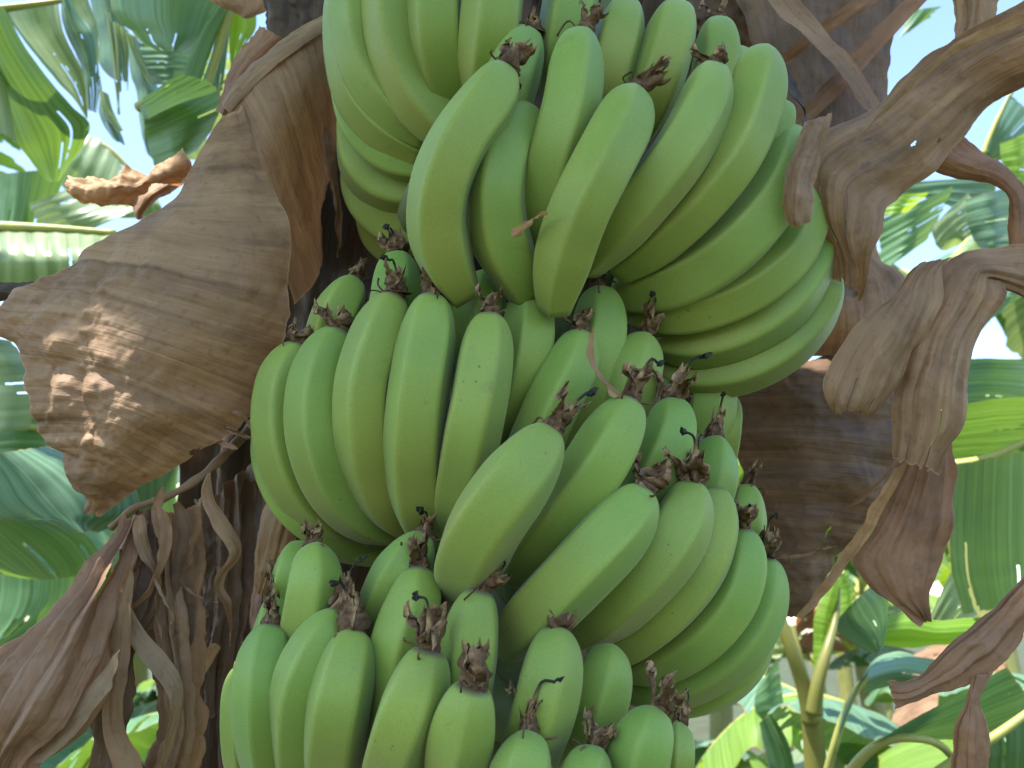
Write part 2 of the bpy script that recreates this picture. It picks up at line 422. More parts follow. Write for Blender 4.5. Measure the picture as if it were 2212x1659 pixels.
def banana_mat():
    m, nt = new_mat('green_banana_skin')
    tc = N_(nt, 'ShaderNodeTexCoord'); oi = N_(nt, 'ShaderNodeObjectInfo')
    al = N_(nt, 'ShaderNodeAttribute', attribute_name='along')
    an = N_(nt, 'ShaderNodeAttribute', attribute_name='yellow')
    n1 = N_(nt, 'ShaderNodeTexNoise', i_Scale=16.0, i_Detail=3.0); nt.links.new(tc.outputs['Object'], n1.inputs['Vector'])
    n2 = N_(nt, 'ShaderNodeTexNoise', i_Scale=900.0, i_Detail=2.0); nt.links.new(tc.outputs['Object'], n2.inputs['Vector'])
    r1 = ramp(nt, n1.outputs['Fac'], [(0.3, (0.136, 0.252, 0.046)), (0.7, (0.196, 0.314, 0.056))])
    hv = N_(nt, 'ShaderNodeHueSaturation')
    mr = N_(nt, 'ShaderNodeMapRange'); mr.inputs[3].default_value = 0.482; mr.inputs[4].default_value = 0.512
    nt.links.new(oi.outputs['Random'], mr.inputs[0]); nt.links.new(mr.outputs[0], hv.inputs['Hue'])
    nt.links.new(r1.outputs[0], hv.inputs['Color'])
    col = mixc(nt, an.outputs['Fac'], hv.outputs[0], (0.285, 0.262, 0.056))
    rd = N_(nt, 'ShaderNodeAttribute', attribute_name='ridge')
    col = mixc(nt, rd.outputs['Fac'], col, (0.27, 0.39, 0.10))
    # small brown freckles and scars
    vo = N_(nt, 'ShaderNodeTexVoronoi', i_Scale=130.0); nt.links.new(tc.outputs['Object'], vo.inputs['Vector'])
    n5 = N_(nt, 'ShaderNodeTexNoise', i_Scale=24.0, i_Detail=2.0); nt.links.new(tc.outputs['Object'], n5.inputs['Vector'])
    thr = N_(nt, 'ShaderNodeMapRange'); thr.inputs[1].default_value = 0.52; thr.inputs[2].default_value = 0.75; thr.inputs[3].default_value = 0.0; thr.inputs[4].default_value = 0.14
    nt.links.new(n5.outputs['Fac'], thr.inputs[0])
    lt = N_(nt, 'ShaderNodeMath', operation='LESS_THAN'); nt.links.new(vo.outputs['Distance'], lt.inputs[0]); nt.links.new(thr.outputs[0], lt.inputs[1])
    m2 = N_(nt, 'ShaderNodeMath', operation='MULTIPLY'); m2.inputs[1].default_value = 0.62; nt.links.new(lt.outputs[0], m2.inputs[0])
    col = mixc(nt, m2.outputs[0], col, (0.055, 0.06, 0.02))
    vo2 = N_(nt, 'ShaderNodeTexVoronoi', i_Scale=330.0); nt.links.new(tc.outputs['Object'], vo2.inputs['Vector'])
    l2 = N_(nt, 'ShaderNodeMath', operation='LESS_THAN'); l2.inputs[1].default_value = 0.085; nt.links.new(vo2.outputs['Distance'], l2.inputs[0])
    m3 = N_(nt, 'ShaderNodeMath', operation='MULTIPLY'); m3.inputs[1].default_value = 0.5; nt.links.new(l2.outputs[0], m3.inputs[0])
    col = mixc(nt, m3.outputs[0], col, (0.06, 0.07, 0.025))
    # rubbed, scuffed patches
    n7 = N_(nt, 'ShaderNodeTexNoise', i_Scale=38.0, i_Detail=7.0, i_Roughness=0.7); n7.inputs['Distortion'].default_value = 1.2; nt.links.new(tc.outputs['Object'], n7.inputs['Vector'])
    f7 = ramp(nt, n7.outputs['Fac'], [(0.62, (0, 0, 0)), (0.72, (0.6, 0.6, 0.6))])
    col = mixc(nt, f7.outputs[0], col, (0.15, 0.17, 0.06))
    # corky brown ring at the tip
    re = ramp(nt, al.outputs['Fac'], [(0.0, (1, 1, 1)), (0.012, (0.75, 0.75, 0.75)), (0.028, (0, 0, 0))])
    col = mixc(nt, re.outputs[0], col, (0.10, 0.085, 0.05))
    f2 = ramp(nt, n2.outputs['Fac'], [(0.35, (0.93, 0.93, 0.93)), (0.65, (1.05, 1.05, 1.05))])
    col = mixc(nt, 1.0, col, f2.outputs[0], 'MULTIPLY')
    b = N_(nt, 'ShaderNodeBsdfPrincipled')
    b.inputs['Roughness'].default_value = 0.52; b.inputs['Specular IOR Level'].default_value = 0.32
    b.inputs['Subsurface Weight'].default_value = 0.0
    b.inputs['Subsurface Radius'].default_value = (0.004, 0.006, 0.002)
    b.inputs['Subsurface Scale'].default_value = 1.0
    b.inputs['Sheen Weight'].default_value = 0.12; b.inputs['Sheen Roughness'].default_value = 0.5
    nt.links.new(col, b.inputs['Base Color'])
    bp = N_(nt, 'ShaderNodeBump'); bp.inputs['Strength'].default_value = 0.12; bp.inputs['Distance'].default_value = 0.0006
    n6 = N_(nt, 'ShaderNodeTexNoise', i_Scale=140.0, i_Detail=4.0); nt.links.new(tc.outputs['Object'], n6.inputs['Vector'])
    nt.links.new(n6.outputs['Fac'], bp.inputs['Height']); nt.links.new(bp.outputs[0], b.inputs['Normal'])
    o = N_(nt, 'ShaderNodeOutputMaterial'); nt.links.new(b.outputs[0], o.inputs[0])
    return m
M['banana'] = banana_mat()

def flower_mat():
    m, nt = new_mat('dried_flower')
    a = N_(nt, 'ShaderNodeAttribute', attribute_name='tint')
    tc = N_(nt, 'ShaderNodeTexCoord')
    n = N_(nt, 'ShaderNodeTexNoise', i_Scale=260.0, i_Detail=4.0); nt.links.new(tc.outputs['Object'], n.inputs['Vector'])
    f = ramp(nt, n.outputs['Fac'], [(0.3, (0.45, 0.43, 0.42)), (0.7, (1.25, 1.22, 1.2))])
    col = mixc(nt, 1.0, a.outputs['Color'], f.outputs[0], 'MULTIPLY')
    b = N_(nt, 'ShaderNodeBsdfPrincipled'); b.inputs['Roughness'].default_value = 0.75; b.inputs['Specular IOR Level'].default_value = 0.2
    nt.links.new(col, b.inputs['Base Color'])
    bp = N_(nt, 'ShaderNodeBump'); bp.inputs['Strength'].default_value = 0.7; bp.inputs['Distance'].default_value = 0.0012
    nt.links.new(n.outputs['Fac'], bp.inputs['Height']); nt.links.new(bp.outputs[0], b.inputs['Normal'])
    o = N_(nt, 'ShaderNodeOutputMaterial'); nt.links.new(b.outputs[0], o.inputs[0])
    return m
M['flower'] = flower_mat()

# ------------------------------------------------------------------ the banana bunch
bunch = empty('banana_bunch')
tag(bunch, 'large bunch of unripe green bananas with dried flower ends, filling the middle of the view', 'banana bunch')
sp = catmull([at(1330, -260, 0.80), at(1290, 100, 0.79), at(1230, 600, 0.77), at(1150, 1100, 0.72), at(1080, 1600, 0.66), at(1040, 2000, 0.62)], 40)
sv, sf = tube(sp, [0.03 + 0.004 * math.sin(k * 1.7) for k in range(40)], 14)
mesh_obj('stalk', sv, sf, M['stalk'], bunch)

def lerp3(a, b, t): return a + (b - a) * t

def dried_flower(p0, axis, R, L, seed, parent, lobes=2, style=True, knob=True):
    R = R * 1.15
    """withered flower on a banana's end: corky collar, curled papery tepals, a tan style with a black knob"""
    rg = random.Random(seed)
    V, F, C = [], [], []
    def add(v, f, c):
        o = sum(len(x) for x in V)
        V.append(np.asarray(v)); F.extend([tuple(i + o for i in q) for q in f]); C.append(np.asarray(c))
    ax = axis / np.linalg.norm(axis)
    s1 = np.cross(ax, np.array([0.2, -0.95, 0.3])); s1 /= np.linalg.norm(s1)
    s2 = np.cross(ax, s1)
    dark = np.array([0.055, 0.034, 0.020]); brown = np.array([0.20, 0.122, 0.066]); pale = np.array([0.44, 0.30, 0.17]); tan = np.array([0.36, 0.24, 0.11]); black = np.array([0.028, 0.028, 0.024])
    # collar
    n = 7
    pts = [p0 + ax * R * (-0.10 + 0.42 * k / (n - 1)) for k in range(n)]
    v, f = tube(pts, [R * (0.30 + 0.05 * rg.random() - 0.012 * k) for k in range(n)], 12)
    v = v + (fbm(v * 320 + seed, 2)[:, None]) * R * 0.06
    add(v, f, np.array([lerp3(dark, brown, min(1, max(0, 0.4 + 0.6 * rg.uniform(-.5, .8)))) for _ in v]))
    # tepals
    for k in range(lobes + 1):
        a0 = 2 * math.pi * (k / (lobes + 1)) + rg.uniform(-0.5, 0.5)
        ln = L * (rg.uniform(0.45, 0.8) if k else rg.uniform(0.5, 0.72))
        out = rg.choice([0.05, 0.25, 0.5, 0.9]) if k else 0.0
        wrap = rg.uniform(1.4, 2.6) if k else 5.6
        nu, nv = 9, 12
        tw = rg.uniform(-1.2, 1.2)
        curlend = rg.uniform(-0.5, 1.3)
        G = np.zeros((nv, nu, 3)); cc = np.zeros((nv, nu, 3))
        for i in range(nv):
            t = i / (nv - 1)
            r = R * (0.30 - 0.10 * t + 0.09 * math.sin(3 * t + seed))
            cen = p0 + ax * (R * 0.12 + ln * t * (1 - 0.12 * t)) + (math.cos(a0) * s1 + math.sin(a0) * s2) * (out * ln * t ** 1.6 + 0.28 * curlend * ln * max(0, t - 0.65) ** 1.5 * 2)
            wd = wrap * (1 - 0.45 * t) * (1 + 0.25 * math.sin(7 * t + k + seed))
            for j in range(nu):
                s = j / (nu - 1) - 0.5
                a = a0 + tw * t + wd * s
                rad = r * (1 + 0.30 * math.sin(s * 9 + t * 6 + seed))
                G[i, j] = cen + (math.cos(a) * s1 + math.sin(a) * s2) * rad
                e = max(abs(s) * 2 - 0.72, 0) * 2.6 + max(t - 0.86, 0) * 4
                cc[i, j] = lerp3(lerp3(dark, brown, 0.35 + 0.5 * t + 0.25 * math.sin(s * 14 + seed)), pale, min(1, e * rg.uniform(0.5, 1.0)))
        G = G + fbm(G * 260 + seed, 3)[..., None] * R * 0.17
        G[-1] += ax * np.array([[rg.uniform(-.3, .25) * R] for _ in range(nu)])
        add(G.reshape(-1, 3), grid_faces(nv, nu), cc.reshape(-1, 3))
    # stringy stamens
    for k in range(rg.choice([1, 2, 3])):
        a0 = rg.uniform(0, 6.28); o = math.cos(a0) * s1 + math.sin(a0) * s2
        ll = R * rg.uniform(0.4, 0.9)
        pp = catmull([p0 + ax * R * .05 + o * R * .25, p0 + o * (R * .3 + ll * .6) + ax * R * rg.uniform(0, .4), p0 + o * (R * .25 + ll * .7) + ax * R * rg.uniform(-.4, .9)], 8)
        v, f = tube(pp, [R * 0.03] * 8, 4)
        add(v, f, np.tile(lerp3(dark, brown, rg.random()), (len(v), 1)))
    if style and rg.random() < (0.8 if L / R > 1.55 else 0.4):
        bend = (s1 * rg.uniform(-.7, .7) + s2 * rg.uniform(-.5, .5))
        q0 = p0 + ax * R * 0.1; q1 = p0 + ax * L * 0.55 + bend * L * 0.06; q2 = p0 + ax * L * 0.86 + bend * L * 0.26; q3 = p0 + ax * L * rg.uniform(.8, 1.0) + bend * L * rg.uniform(.35, .7)
        pp = catmull([q0, q1, q2, q3], 16)
        rr = [R * max(0.038, 0.15 - 0.15 * max(0, (k / 15) - 0.10) * 1.25) for k in range(16)]
        v, f = tube(pp, rr, 7)
        tt = np.repeat(np.arange(16) / 15.0, 7)[:, None]
        c = np.where(tt < 0.5, tan, lerp3(tan, black, np.clip((tt - 0.5) * 4, 0, 1)))
        add(v, f, c)
        if knob:
            kn = []
            nb = 6
            c0 = pp[-1]
            for i in range(nb):
                t = i / (nb - 1)
                kn.append(c0 + ax * R * (0.16 * t - 0.05) + bend * R * 0.45 * t)
            v, f = tube(kn, [R * 0.04, R * 0.06, R * 0.09, R * 0.085, R * 0.06, R * 0.03], 8)
            v = v + fbm(v * 420 + seed, 2)[:, None] * R * 0.17
            add(v, f, np.tile(black, (len(v), 1)))
    mesh_obj('dried_flower', np.concatenate(V), F, M['flower'], parent, None, {'tint': np.concatenate(C)})

def banana(pts, w, d, dt=0.02, db=0.05, fl=None, yel=0.0, seed=0, nseg=50, nring=46, face=None):
    """one finger: pts from tip to base in the picture, w wide there, d metres away at its middle"""
    rg = random.Random(seed)
    pts = np.asarray(pts, float)
    n = len(pts)
    seg = np.concatenate([[0], np.cumsum(np.linalg.norm(np.diff(pts, axis=0), axis=1))]); seg /= seg[-1]
    dep = d + dt * np.clip((0.45 - seg) / 0.45, 0, 1) ** 1.5 + db * np.clip((seg - 0.45) / 0.55, 0, 1) ** 1.5
    P = catmull(at_arr(np.c_[pts, dep]), 120)
    ln = np.concatenate([[0], np.cumsum(np.linalg.norm(np.diff(P, axis=0), axis=1))]); tot = ln[-1]
    R = w / 2 * d / FOC * 1.055
    # rings denser at the tip
    s = (np.linspace(0, 1, nring) ** 1.45) * tot
    Q = np.stack([np.interp(s, ln, P[:, k]) for k in range(3)], 1)
    T = np.gradient(Q, s, axis=0); T /= np.linalg.norm(T, axis=1, keepdims=True)
    x = s / R
    prof = 0.32 + 0.68 * (1 - (1 - np.clip(x / 2.1, 0, 1)) ** 2.3) ** 0.56
    rem = (tot - s) / R
    prof *= 1 - 0.42 * np.clip((2.2 - rem) / 2.2, 0, 1) ** 1.6
    prof *= 1 + 0.018 * np.sin(s / tot * 5 + seed)
    curv = P[60] - (P[0] + P[-1]) / 2
    ref = curv - T[0] * (curv @ T[0])
    if np.linalg.norm(ref) < 1e-4: ref = np.array([0, -1.0, 0.1])
    ref /= np.linalg.norm(ref)
    ph = rg.uniform(0, 6.28) if face is None else face
    npoly = 5
    V = np.zeros((nring, nseg, 3)); A = np.zeros((nring, nseg)); Y = np.zeros((nring, nseg)); RD = np.zeros((nring, nseg))
    th = np.linspace(0, 2 * math.pi, nseg, endpoint=False)
    wts = [1 + rg.uniform(-.25, .25) for _ in range(npoly)]
    m = np.mod(th + ph, 2 * math.pi / npoly) - math.pi / npoly
    poly = math.cos(math.pi / npoly) / np.cos(m)
    idx = (np.floor((th + ph) / (2 * math.pi / npoly)).astype(int)) % npoly
    wob = 1 + 0.03 * np.sin(th + rg.uniform(0, 6.28)) + 0.025 * np.sin(2 * th + rg.uniform(0, 6.28))
    for i in range(nring):
        ref = ref - T[i] * (ref @ T[i]); ref /= np.linalg.norm(ref)
        bi = np.cross(T[i], ref)
        k = 0.95 * min(1, 0.30 + x[i] / 3.0)
        rho = ((1 - k) + k * poly / 0.93) * wob
        V[i] = Q[i] + (R * prof[i] * rho)[:, None] * (np.cos(th)[:, None] * ref + np.sin(th)[:, None] * bi)
        A[i] = s[i] / tot
        tt = s[i] / tot
        # sallow skin towards the base and along the ridges
        rid = np.exp(-((np.abs(m) - math.pi / npoly) / 0.13) ** 2)
        RD[i] = 0.50 * (0.55 + 0.45 * math.sin(s[i] / tot * 7 + seed * 1.3)) * np.exp(-((np.abs(m) - math.pi / npoly) / 0.085) ** 2) * min(1, max(0, (x[i] - 0.4) / 1.2)) * np.array([0.35 + 0.65 * abs(math.sin(1.7 * q + seed)) for q in np.round((th + ph) / (2 * math.pi / npoly)) % npoly])
        fac = np.array([0.5 + 0.5 * math.sin(2.4 * q + seed) for q in idx])
        Y[i] = np.clip(0.12 * rid + (0.08 + yel) + (0.46 + yel) * max(0, min(1, (tt - 0.25) / 0.45)) * (0.25 + 0.75 * fac), 0, 0.85)
    V += (noise3(V * 45 + seed)[..., None]) * (R * 0.012) * np.stack([np.ones((nring, nseg))] * 3, -1)
    # soften the facet tint around the ring
    for _ in range(2):
        Y = (np.roll(Y, 1, 1) + 2 * Y + np.roll(Y, -1, 1)) / 4
    verts = V.reshape(-1, 3)
    faces = grid_faces(nring, nseg, None, True)
    nv = len(verts)
    verts = np.vstack([verts, Q[0] - T[0] * R * 0.03, Q[-1]])
    faces += [(nv, (k + 1) % nseg, k) for k in range(nseg)]
    b0 = (nring - 1) * nseg
    faces += [(nv + 1, b0 + k, b0 + (k + 1) % nseg) for k in range(nseg)]
    o = mesh_obj('banana', verts, faces, M['banana'], bunch, None,
                 {'along': np.r_[A.ravel(), 0, 1] * 0.2 / 0.2 * 1.0, 'yellow': np.r_[Y.ravel(), 0.1, 0.1], 'ridge': np.r_[RD.ravel(), 0, 0]})
    if fl is not None:
        dx, dy, L = fl[:3]
        nrm = math.hypot(dx, dy)
        axis = dx / nrm * RGT - dy / nrm * UPV - FWD * rg.uniform(0.05, 0.35)
        axis = axis / np.linalg.norm(axis) * 0.85 - T[0] * 0.25
        dried_flower(Q[0], axis, R, L * (d + dt) / FOC, seed + 5, o, *(fl[3:]))
    return o

B = [
 # topmost hand: left side, fingers curling down out of the frame
 ([(1090,-150),(1072,-40),(1062,70),(1052,170),(1060,260)], 128, .645),
 ([(965,-170),(948,-60),(945,60),(965,170),(1010,270)], 122, .665),
 ([(855,-160),(842,-50),(845,60),(875,165),(930,250),(1000,310)], 118, .683, .02, .01),
 ([(790,-150),(772,-50),(772,50),(795,150),(850,232),(930,295)], 106, .70, .02, .005),
 ([(770,-80),(752,30),(757,130),(783,215),(840,280),(920,330)], 102, .717, .02, .0),
 ([(790,60),(770,170),(788,265),(840,325),(910,350),(960,350)], 104, .735, .03, -.005),
 ([(830,150),(780,260),(782,345),(822,396),(890,415),(970,408)], 108, .757, .07, -.005),
 ([(840,270),(796,365),(802,435),(848,480),(920,497),(990,490)], 104, .780, .07, -.005),
 ([(850,380),(822,450),(835,505),(885,538),(950,545)], 96, .803, .06, 0),
 # topmost hand: front fingers
 ([(1086,150),(1052,222),(990,312),(953,400),(945,490),(968,575),(1003,640)], 132, .575, .02, .04, (.8,-.6,105,1)),
 ([(1143,76),(1112,145),(1085,235),(1065,330),(1060,400)], 120, .632, .02, .04, (.1,-1,85,1)),
 ([(1150,246),(1100,318),(1076,410),(1082,500),(1110,575),(1140,640)], 126, .596, .03, .03),
 ([(1258,74),(1244,150),(1230,240),(1207,330),(1187,420),(1184,500),(1200,570)], 122, .598, .02, .05, (.65,-.75,95,1), .06),
 ([(1366,198),(1347,270),(1302,360),(1257,450),(1225,540),(1207,615),(1200,670)], 126, .568, .03, .04, (1,-.42,115,2)),
 ([(1541,150),(1521,235),(1462,340),(1382,440),(1302,530),(1262,580)], 118, .595, .03, .04, (.1,-1,70,1)),
 ([(1648,112),(1628,230),(1582,340),(1503,440),(1412,522),(1330,585)], 118, .618, .03, .04),
 ([(1712,285),(1674,410),(1598,512),(1510,580),(1418,618),(1335,634)], 136, .645, .03, .04),
 ([(1742,400),(1710,528),(1636,606),(1540,652),(1440,670),(1360,666)], 110, .66, .03, .03),
 ([(1764,470),(1744,580),(1688,662),(1592,720),(1496,742),(1400,732)], 110, .68, .03, .03),
 ([(1782,585),(1762,660),(1698,740),(1604,792),(1508,806),(1420,792)], 108, .70, .03, .03, (.3,-1,50,1,False)),
 # topmost hand: rear fingers
 ([(1255,-90),(1238,0),(1220,110),(1205,220)], 118, .66, .02, .03),
 ([(1352,14),(1338,90),(1315,180),(1290,280)], 112, .672, .02, .03, (.4,-1,60,1,False)),
 ([(1462,16),(1445,90),(1418,180),(1380,290)], 112, .665, .02, .03, (.4,-1,50,1,False)),
 ([(1545,52),(1550,130),(1530,230),(1490,320)], 104, .70, .02, .03, (.3,-1,60,1)),
 ([(1600,120),(1590,220),(1555,320)], 100, .72),
 ([(1690,225),(1680,300),(1650,380),(1600,440)], 60, .66),
 # middle hand: rear row
 ([(768,612),(728,680),(703,760),(700,840)], 98, .665, .02, .03, (-.1,-1,62,2,False)),
 ([(858,558),(852,640),(832,740),(815,830)], 118, .645, .02, .03, (-.1,-1,70,2)),
 ([(990,608),(980,700),(965,800)], 106, .668),
 ([(1048,598),(1032,680),(1012,780),(1000,860)], 112, .642),
 ([(1140,628),(1143,712),(1128,805),(1098,900),(1070,970)], 112, .62, .02, .03),
 ([(1292,626),(1294,715),(1270,820),(1236,920),(1190,1020)], 116, .64, .02, .03, (.0,-1,60,1,False)),
 ([(1392,732),(1374,800),(1347,875),(1312,955)], 108, .632, .02, .03, (.35,-1,115,2)),
 # middle hand: left and front fingers
 ([(652,748),(614,815),(600,900),(612,985),(650,1065),(715,1125),(790,1150)], 108, .635, .02, .05, (.05,-1,70,2,False), .05),
 ([(737,716),(698,790),(679,880),(688,970),(728,1060),(792,1122),(860,1150)], 116, .612, .02, .05, (-.2,-.9,85,2), .04),
 ([(854,642),(814,730),(784,830),(783,930),(802,1020),(842,1095),(890,1140)], 118, .598, .02, .05, (.03,-1,92,2), .08),
 ([(934,641),(922,730),(906,830),(896,930),(897,1030),(910,1110),(930,1170)], 128, .582, .02, .05, (-.05,-1,85,2,False), .10),
 ([(1060,682),(1050,760),(1036,850),(1018,940),(1000,1030),(988,1110),(990,1170)], 122, .572, .02, .06, (-.05,-1,95,1), .08),
 ([(1254,720),(1237,790),(1197,870),(1162,950),(1120,1045),(1090,1110)], 112, .60, .02, .05, (.1,-1,70,1)),
 ([(1187,934),(1152,985),(1097,1058),(1047,1130),(1016,1195),(1006,1250),(1008,1284)], 158, .515, .02, .06, (.6,-.72,130,2), .08, 11, 1.05),
 ([(1360,868),(1328,932),(1283,1012),(1222,1092),(1162,1170),(1105,1240)], 134, .553, .02, .05, (.32,-1,120,3), .0, 12, .9),
 ([(1448,868),(1448,935),(1418,1012),(1366,1092),(1310,1160)], 118, .60, .02, .04, (.35,-1,115,3)),
 ([(1390,1063),(1352,1122),(1288,1192),(1217,1266),(1150,1335),(1095,1400)], 142, .53, .02, .05, (.52,-.85,105,1), .02, 14, .5),
 ([(1493,1046),(1482,1112),(1442,1190),(1380,1262),(1310,1325),(1240,1375)], 132, .56, .02, .05, (.15,-1,120,3), .08, 15, 1.5),
 ([(1538,1056),(1538,1140),(1508,1226),(1445,1308),(1372,1368),(1290,1415)], 116, .585, .02, .05, None, .05),
 ([(1602,1146),(1602,1222),(1577,1302),(1518,1372),(1435,1422),(1350,1445)], 112, .60, .02, .05, (.2,-1,100,2), .0),
 ([(1655,1208),(1643,1310),(1603,1388),(1533,1448),(1445,1485),(1360,1495)], 104, .62, .02, .05, (-.1,-1,110,2)),
 ([(1650,1330),(1615,1430),(1560,1485),(1490,1512),(1410,1520)], 84, .645, .02, .04),
 ([(1542,954),(1542,1022),(1520,1092),(1480,1160)], 100, .64, .02, .03, (.2,-1,110,2)),
 ([(1612,1056),(1613,1120),(1600,1190),(1570,1260)], 84, .66, .02, .03, (.5,-1,90,2,False)),
 ([(1545,790),(1540,870),(1525,960),(1500,1040)], 92, .715, .02, .03),
 ([(1575,860),(1572,930),(1560,1000),(1540,1060)], 62, .72, .02, .03),
 ([(590,900),(590,985),(615,1062),(668,1122),(745,1160),(840,1170)], 98, .657, .02, .05),
 ([(630,1040),(660,1115),(720,1165),(800,1185),(880,1185)], 80, .68, .02, .04),
 # lowest hand
 ([(525,1440),(516,1530),(520,1620),(540,1700)], 72, .585, .02, .03, (-.1,-1,60,1)),
 ([(590,1352),(571,1420),(564,1500),(570,1585),(590,1670),(620,1730)], 114, .545, .02, .05, (-.15,-1,115,3), .0),
 ([(608,1288),(592,1370),(585,1450)], 90, .587, .02, .03, (-.1,-1,105,2)),
 ([(680,1186),(682,1262),(668,1345),(652,1430)], 116, .565, .02, .03, (-.15,-1,85,2,False)),
 ([(650,1182),(632,1250),(622,1330)], 90, .60),
 ([(738,1328),(690,1390),(650,1470),(638,1560),(645,1660),(660,1720)], 118, .532, .02, .05, (-.1,-1,120,2), .06),
 ([(767,1368),(747,1440),(727,1530),(717,1620),(718,1710)], 134, .518, .02, .05, (-.2,-1,140,2), .08),
 ([(915,1164),(866,1238),(830,1320),(802,1400)], 118, .57, .02, .04, (.2,-1,70,2)),
 ([(907,1230),(897,1300),(870,1390),(852,1480),(847,1570),(860,1640)], 128, .54, .02, .05, (-.12,-1,100,2)),
 ([(1036,1276),(1022,1350),(1012,1440),(1002,1540),(1005,1620)], 122, .524, .008, .06, (.75,-.5,90,2,True,False)),
 ([(927,1402),(907,1470),(877,1550),(848,1640),(832,1720)], 136, .498, .005, .05, (.0,-1,130,2), .08),
 ([(1024,1478),(1007,1550),(992,1630),(986,1720)], 136, .486, -.004, .05, (.05,-1,125,2), .04),
 ([(1203,1364),(1193,1440),(1172,1530),(1142,1620),(1115,1700)], 142, .508, .02, .05, (.08,-1,130,2), .06, 27, .3),
 ([(1312,1402),(1303,1480),(1272,1570),(1240,1660)], 128, .543, .02, .04),
 ([(1142,1597),(1127,1665),(1120,1740)], 138, .476, .015, .03, (.05,-1,145,2)),
 ([(1285,1632),(1262,1690),(1250,1760)], 132, .485, .015, .03, (.12,-1,120,3)),
 ([(1415,1542),(1390,1612),(1372,1690),(1360,1760)], 132, .50, .015, .03, (.6,-.6,110,3)),
 ([(1462,1570),(1462,1640),(1450,1720)], 76, .55, .02, .03, (.5,-1,80,2)),
]
for k, b in enumerate(B):
    b = list(b) + [None] * (9 - len(b))
    pts, w, d, dt, db, fl, yel, seed, face = b[:9]
    banana(pts, w, d, 0.02 if dt is None else dt, 0.05 if db is None else db, fl, yel or 0.0, seed if seed else 100 + k, face=face)

# the crowns where the fingers of a hand join the stalk
for pts, d, r in [([(900,400),(1000,450),(1130,480),(1260,500),(1380,560),(1450,620)], .72, .040), ([(840,700),(950,720),(1100,740),(1250,780),(1400,900),(1470,1000)], .70, .034), ([(780,1080),(900,1110),(1020,1180),(1150,1220),(1260,1300),(1400,1380)], .67, .036), ([(600,1500),(750,1480),(950,1500),(1150,1560),(1350,1580)], .63, .032)]:
    cp = catmull([at(x, y, d) for x, y in pts], 30)
    v, f = tube(cp, [r * (0.8 + 0.2 * math.sin(k * .9)) for k in range(30)], 14)
    mesh_obj('hand_crown', v, f, M['stalk'], bunch)

# ------------------------------------------------------------------ ground
gx = np.concatenate([np.linspace(-250, -14, 10), np.linspace(-12, 12, 60), np.linspace(14, 250, 10)])
gy = np.concatenate([np.linspace(-250, -5, 8), np.linspace(-4, 20, 60), np.linspace(22, 250, 10)])
GX, GY = np.meshgrid(gx, gy)
GZ = 0.07 * fbm(np.stack([GX * 0.9, GY * 0.9, GX * 0], -1), 3)
g = mesh_obj('ground', np.stack([GX, GY, GZ], -1).reshape(-1, 3), grid_faces(len(gy), len(gx)), M['ground'])
g['kind'] = 'structure'

# ------------------------------------------------------------------ the plant that bears the bunch
plant = empty('banana_plant')
tag(plant, 'banana plant with brown sheathed trunk right behind the bunch of bananas', 'banana plant')
AX = at(1170, 795, 1.12)
def trunk_part(name, z0, z1, r0, r1, seed, a0=0.0, a1=2 * math.pi, lip=0.0, mat='sheath', parent=plant, ax=AX, nz=60, na=72):
    zz = np.linspace(z0, z1, nz); aa = np.linspace(a0, a1, na)
    A, Z = np.meshgrid(aa, zz)
    t = (Z - z0) / (z1 - z0)
    r = r0 + (r1 - r0) * t + lip * np.clip(t - 0.8, 0, 1) * 5
    r = r + 0.012 * fbm(np.stack([np.cos(A) * 2, np.sin(A) * 2, Z * 1.3 + seed], -1), 3) + 0.004 * fbm(np.stack([A * 14, Z * 1.5, A * 0 + seed], -1), 3)
    Zj = Z + 0.05 * fbm(np.stack([np.cos(A) * 1.5 + seed, np.sin(A) * 1.5, A * 0], -1), 4) * (t > 0.97)
    V = np.stack([ax[0] + r * np.cos(A), ax[1] + r * np.sin(A), Zj], -1)
    UV = np.stack([A * r0, Z], -1)
    return mesh_obj(name, V.reshape(-1, 3), grid_faces(nz, na), M[mat], parent, UV.reshape(-1, 2), {'edge': np.ones(V.size // 3), 'across': np.ones(V.size // 3)})
trunk_part('pseudostem', -0.05, 3.1, 0.165, 0.125, 3)
sheet('leaf_sheath', [
 [(1540,774,.97),(1760,772,.93),(2010,782,.95)],
 [(1540,788,.94),(1760,786,.895),(2010,796,.92)],
 [(1540,801,.91),(1760,800,.865),(2010,810,.89)],
 [(1545,830,.905),(1770,830,.855),(2015,830,.88)],
 [(1570,930,.90),(1790,930,.84),(2010,920,.87)],
 [(1600,1030,.89),(1790,1030,.83),(1985,1010,.86)],
 [(1630,1120,.88),(1770,1120,.83),(1920,1100,.85)],
 [(1650,1210,.87),(1750,1210,.83),(1840,1190,.85)],
 [(1662,1280,.87),(1720,1280,.84),(1782,1268,.85)],
 [(1668,1335,.87),(1705,1342,.85),(1740,1335,.86)]], M['dry_brown'], plant, 100, 120, 'u', 0.008, 16, 0.002, 6, 0.04, 0.02, 14, (), [(.62,.66,.012,.03)], 85)
sheet('leaf_sheath', [
 [(1690,420,.93),(1780,440,.89),(1890,470,.92)],
 [(1690,520,.93),(1790,530,.88),(1900,560,.92)],
 [(1690,600,.93),(1800,610,.88),(1960,600,.92)],
 [(1690,700,.93),(1810,710,.88),(1975,700,.92)],
 [(1680,772,.96),(1810,776,.93),(1970,780,.95)]], M['dry'], plant, 70, 80, 'v', 0.004, 22, 0, 1, 0.03, 0.02, 14, (), (), 86)

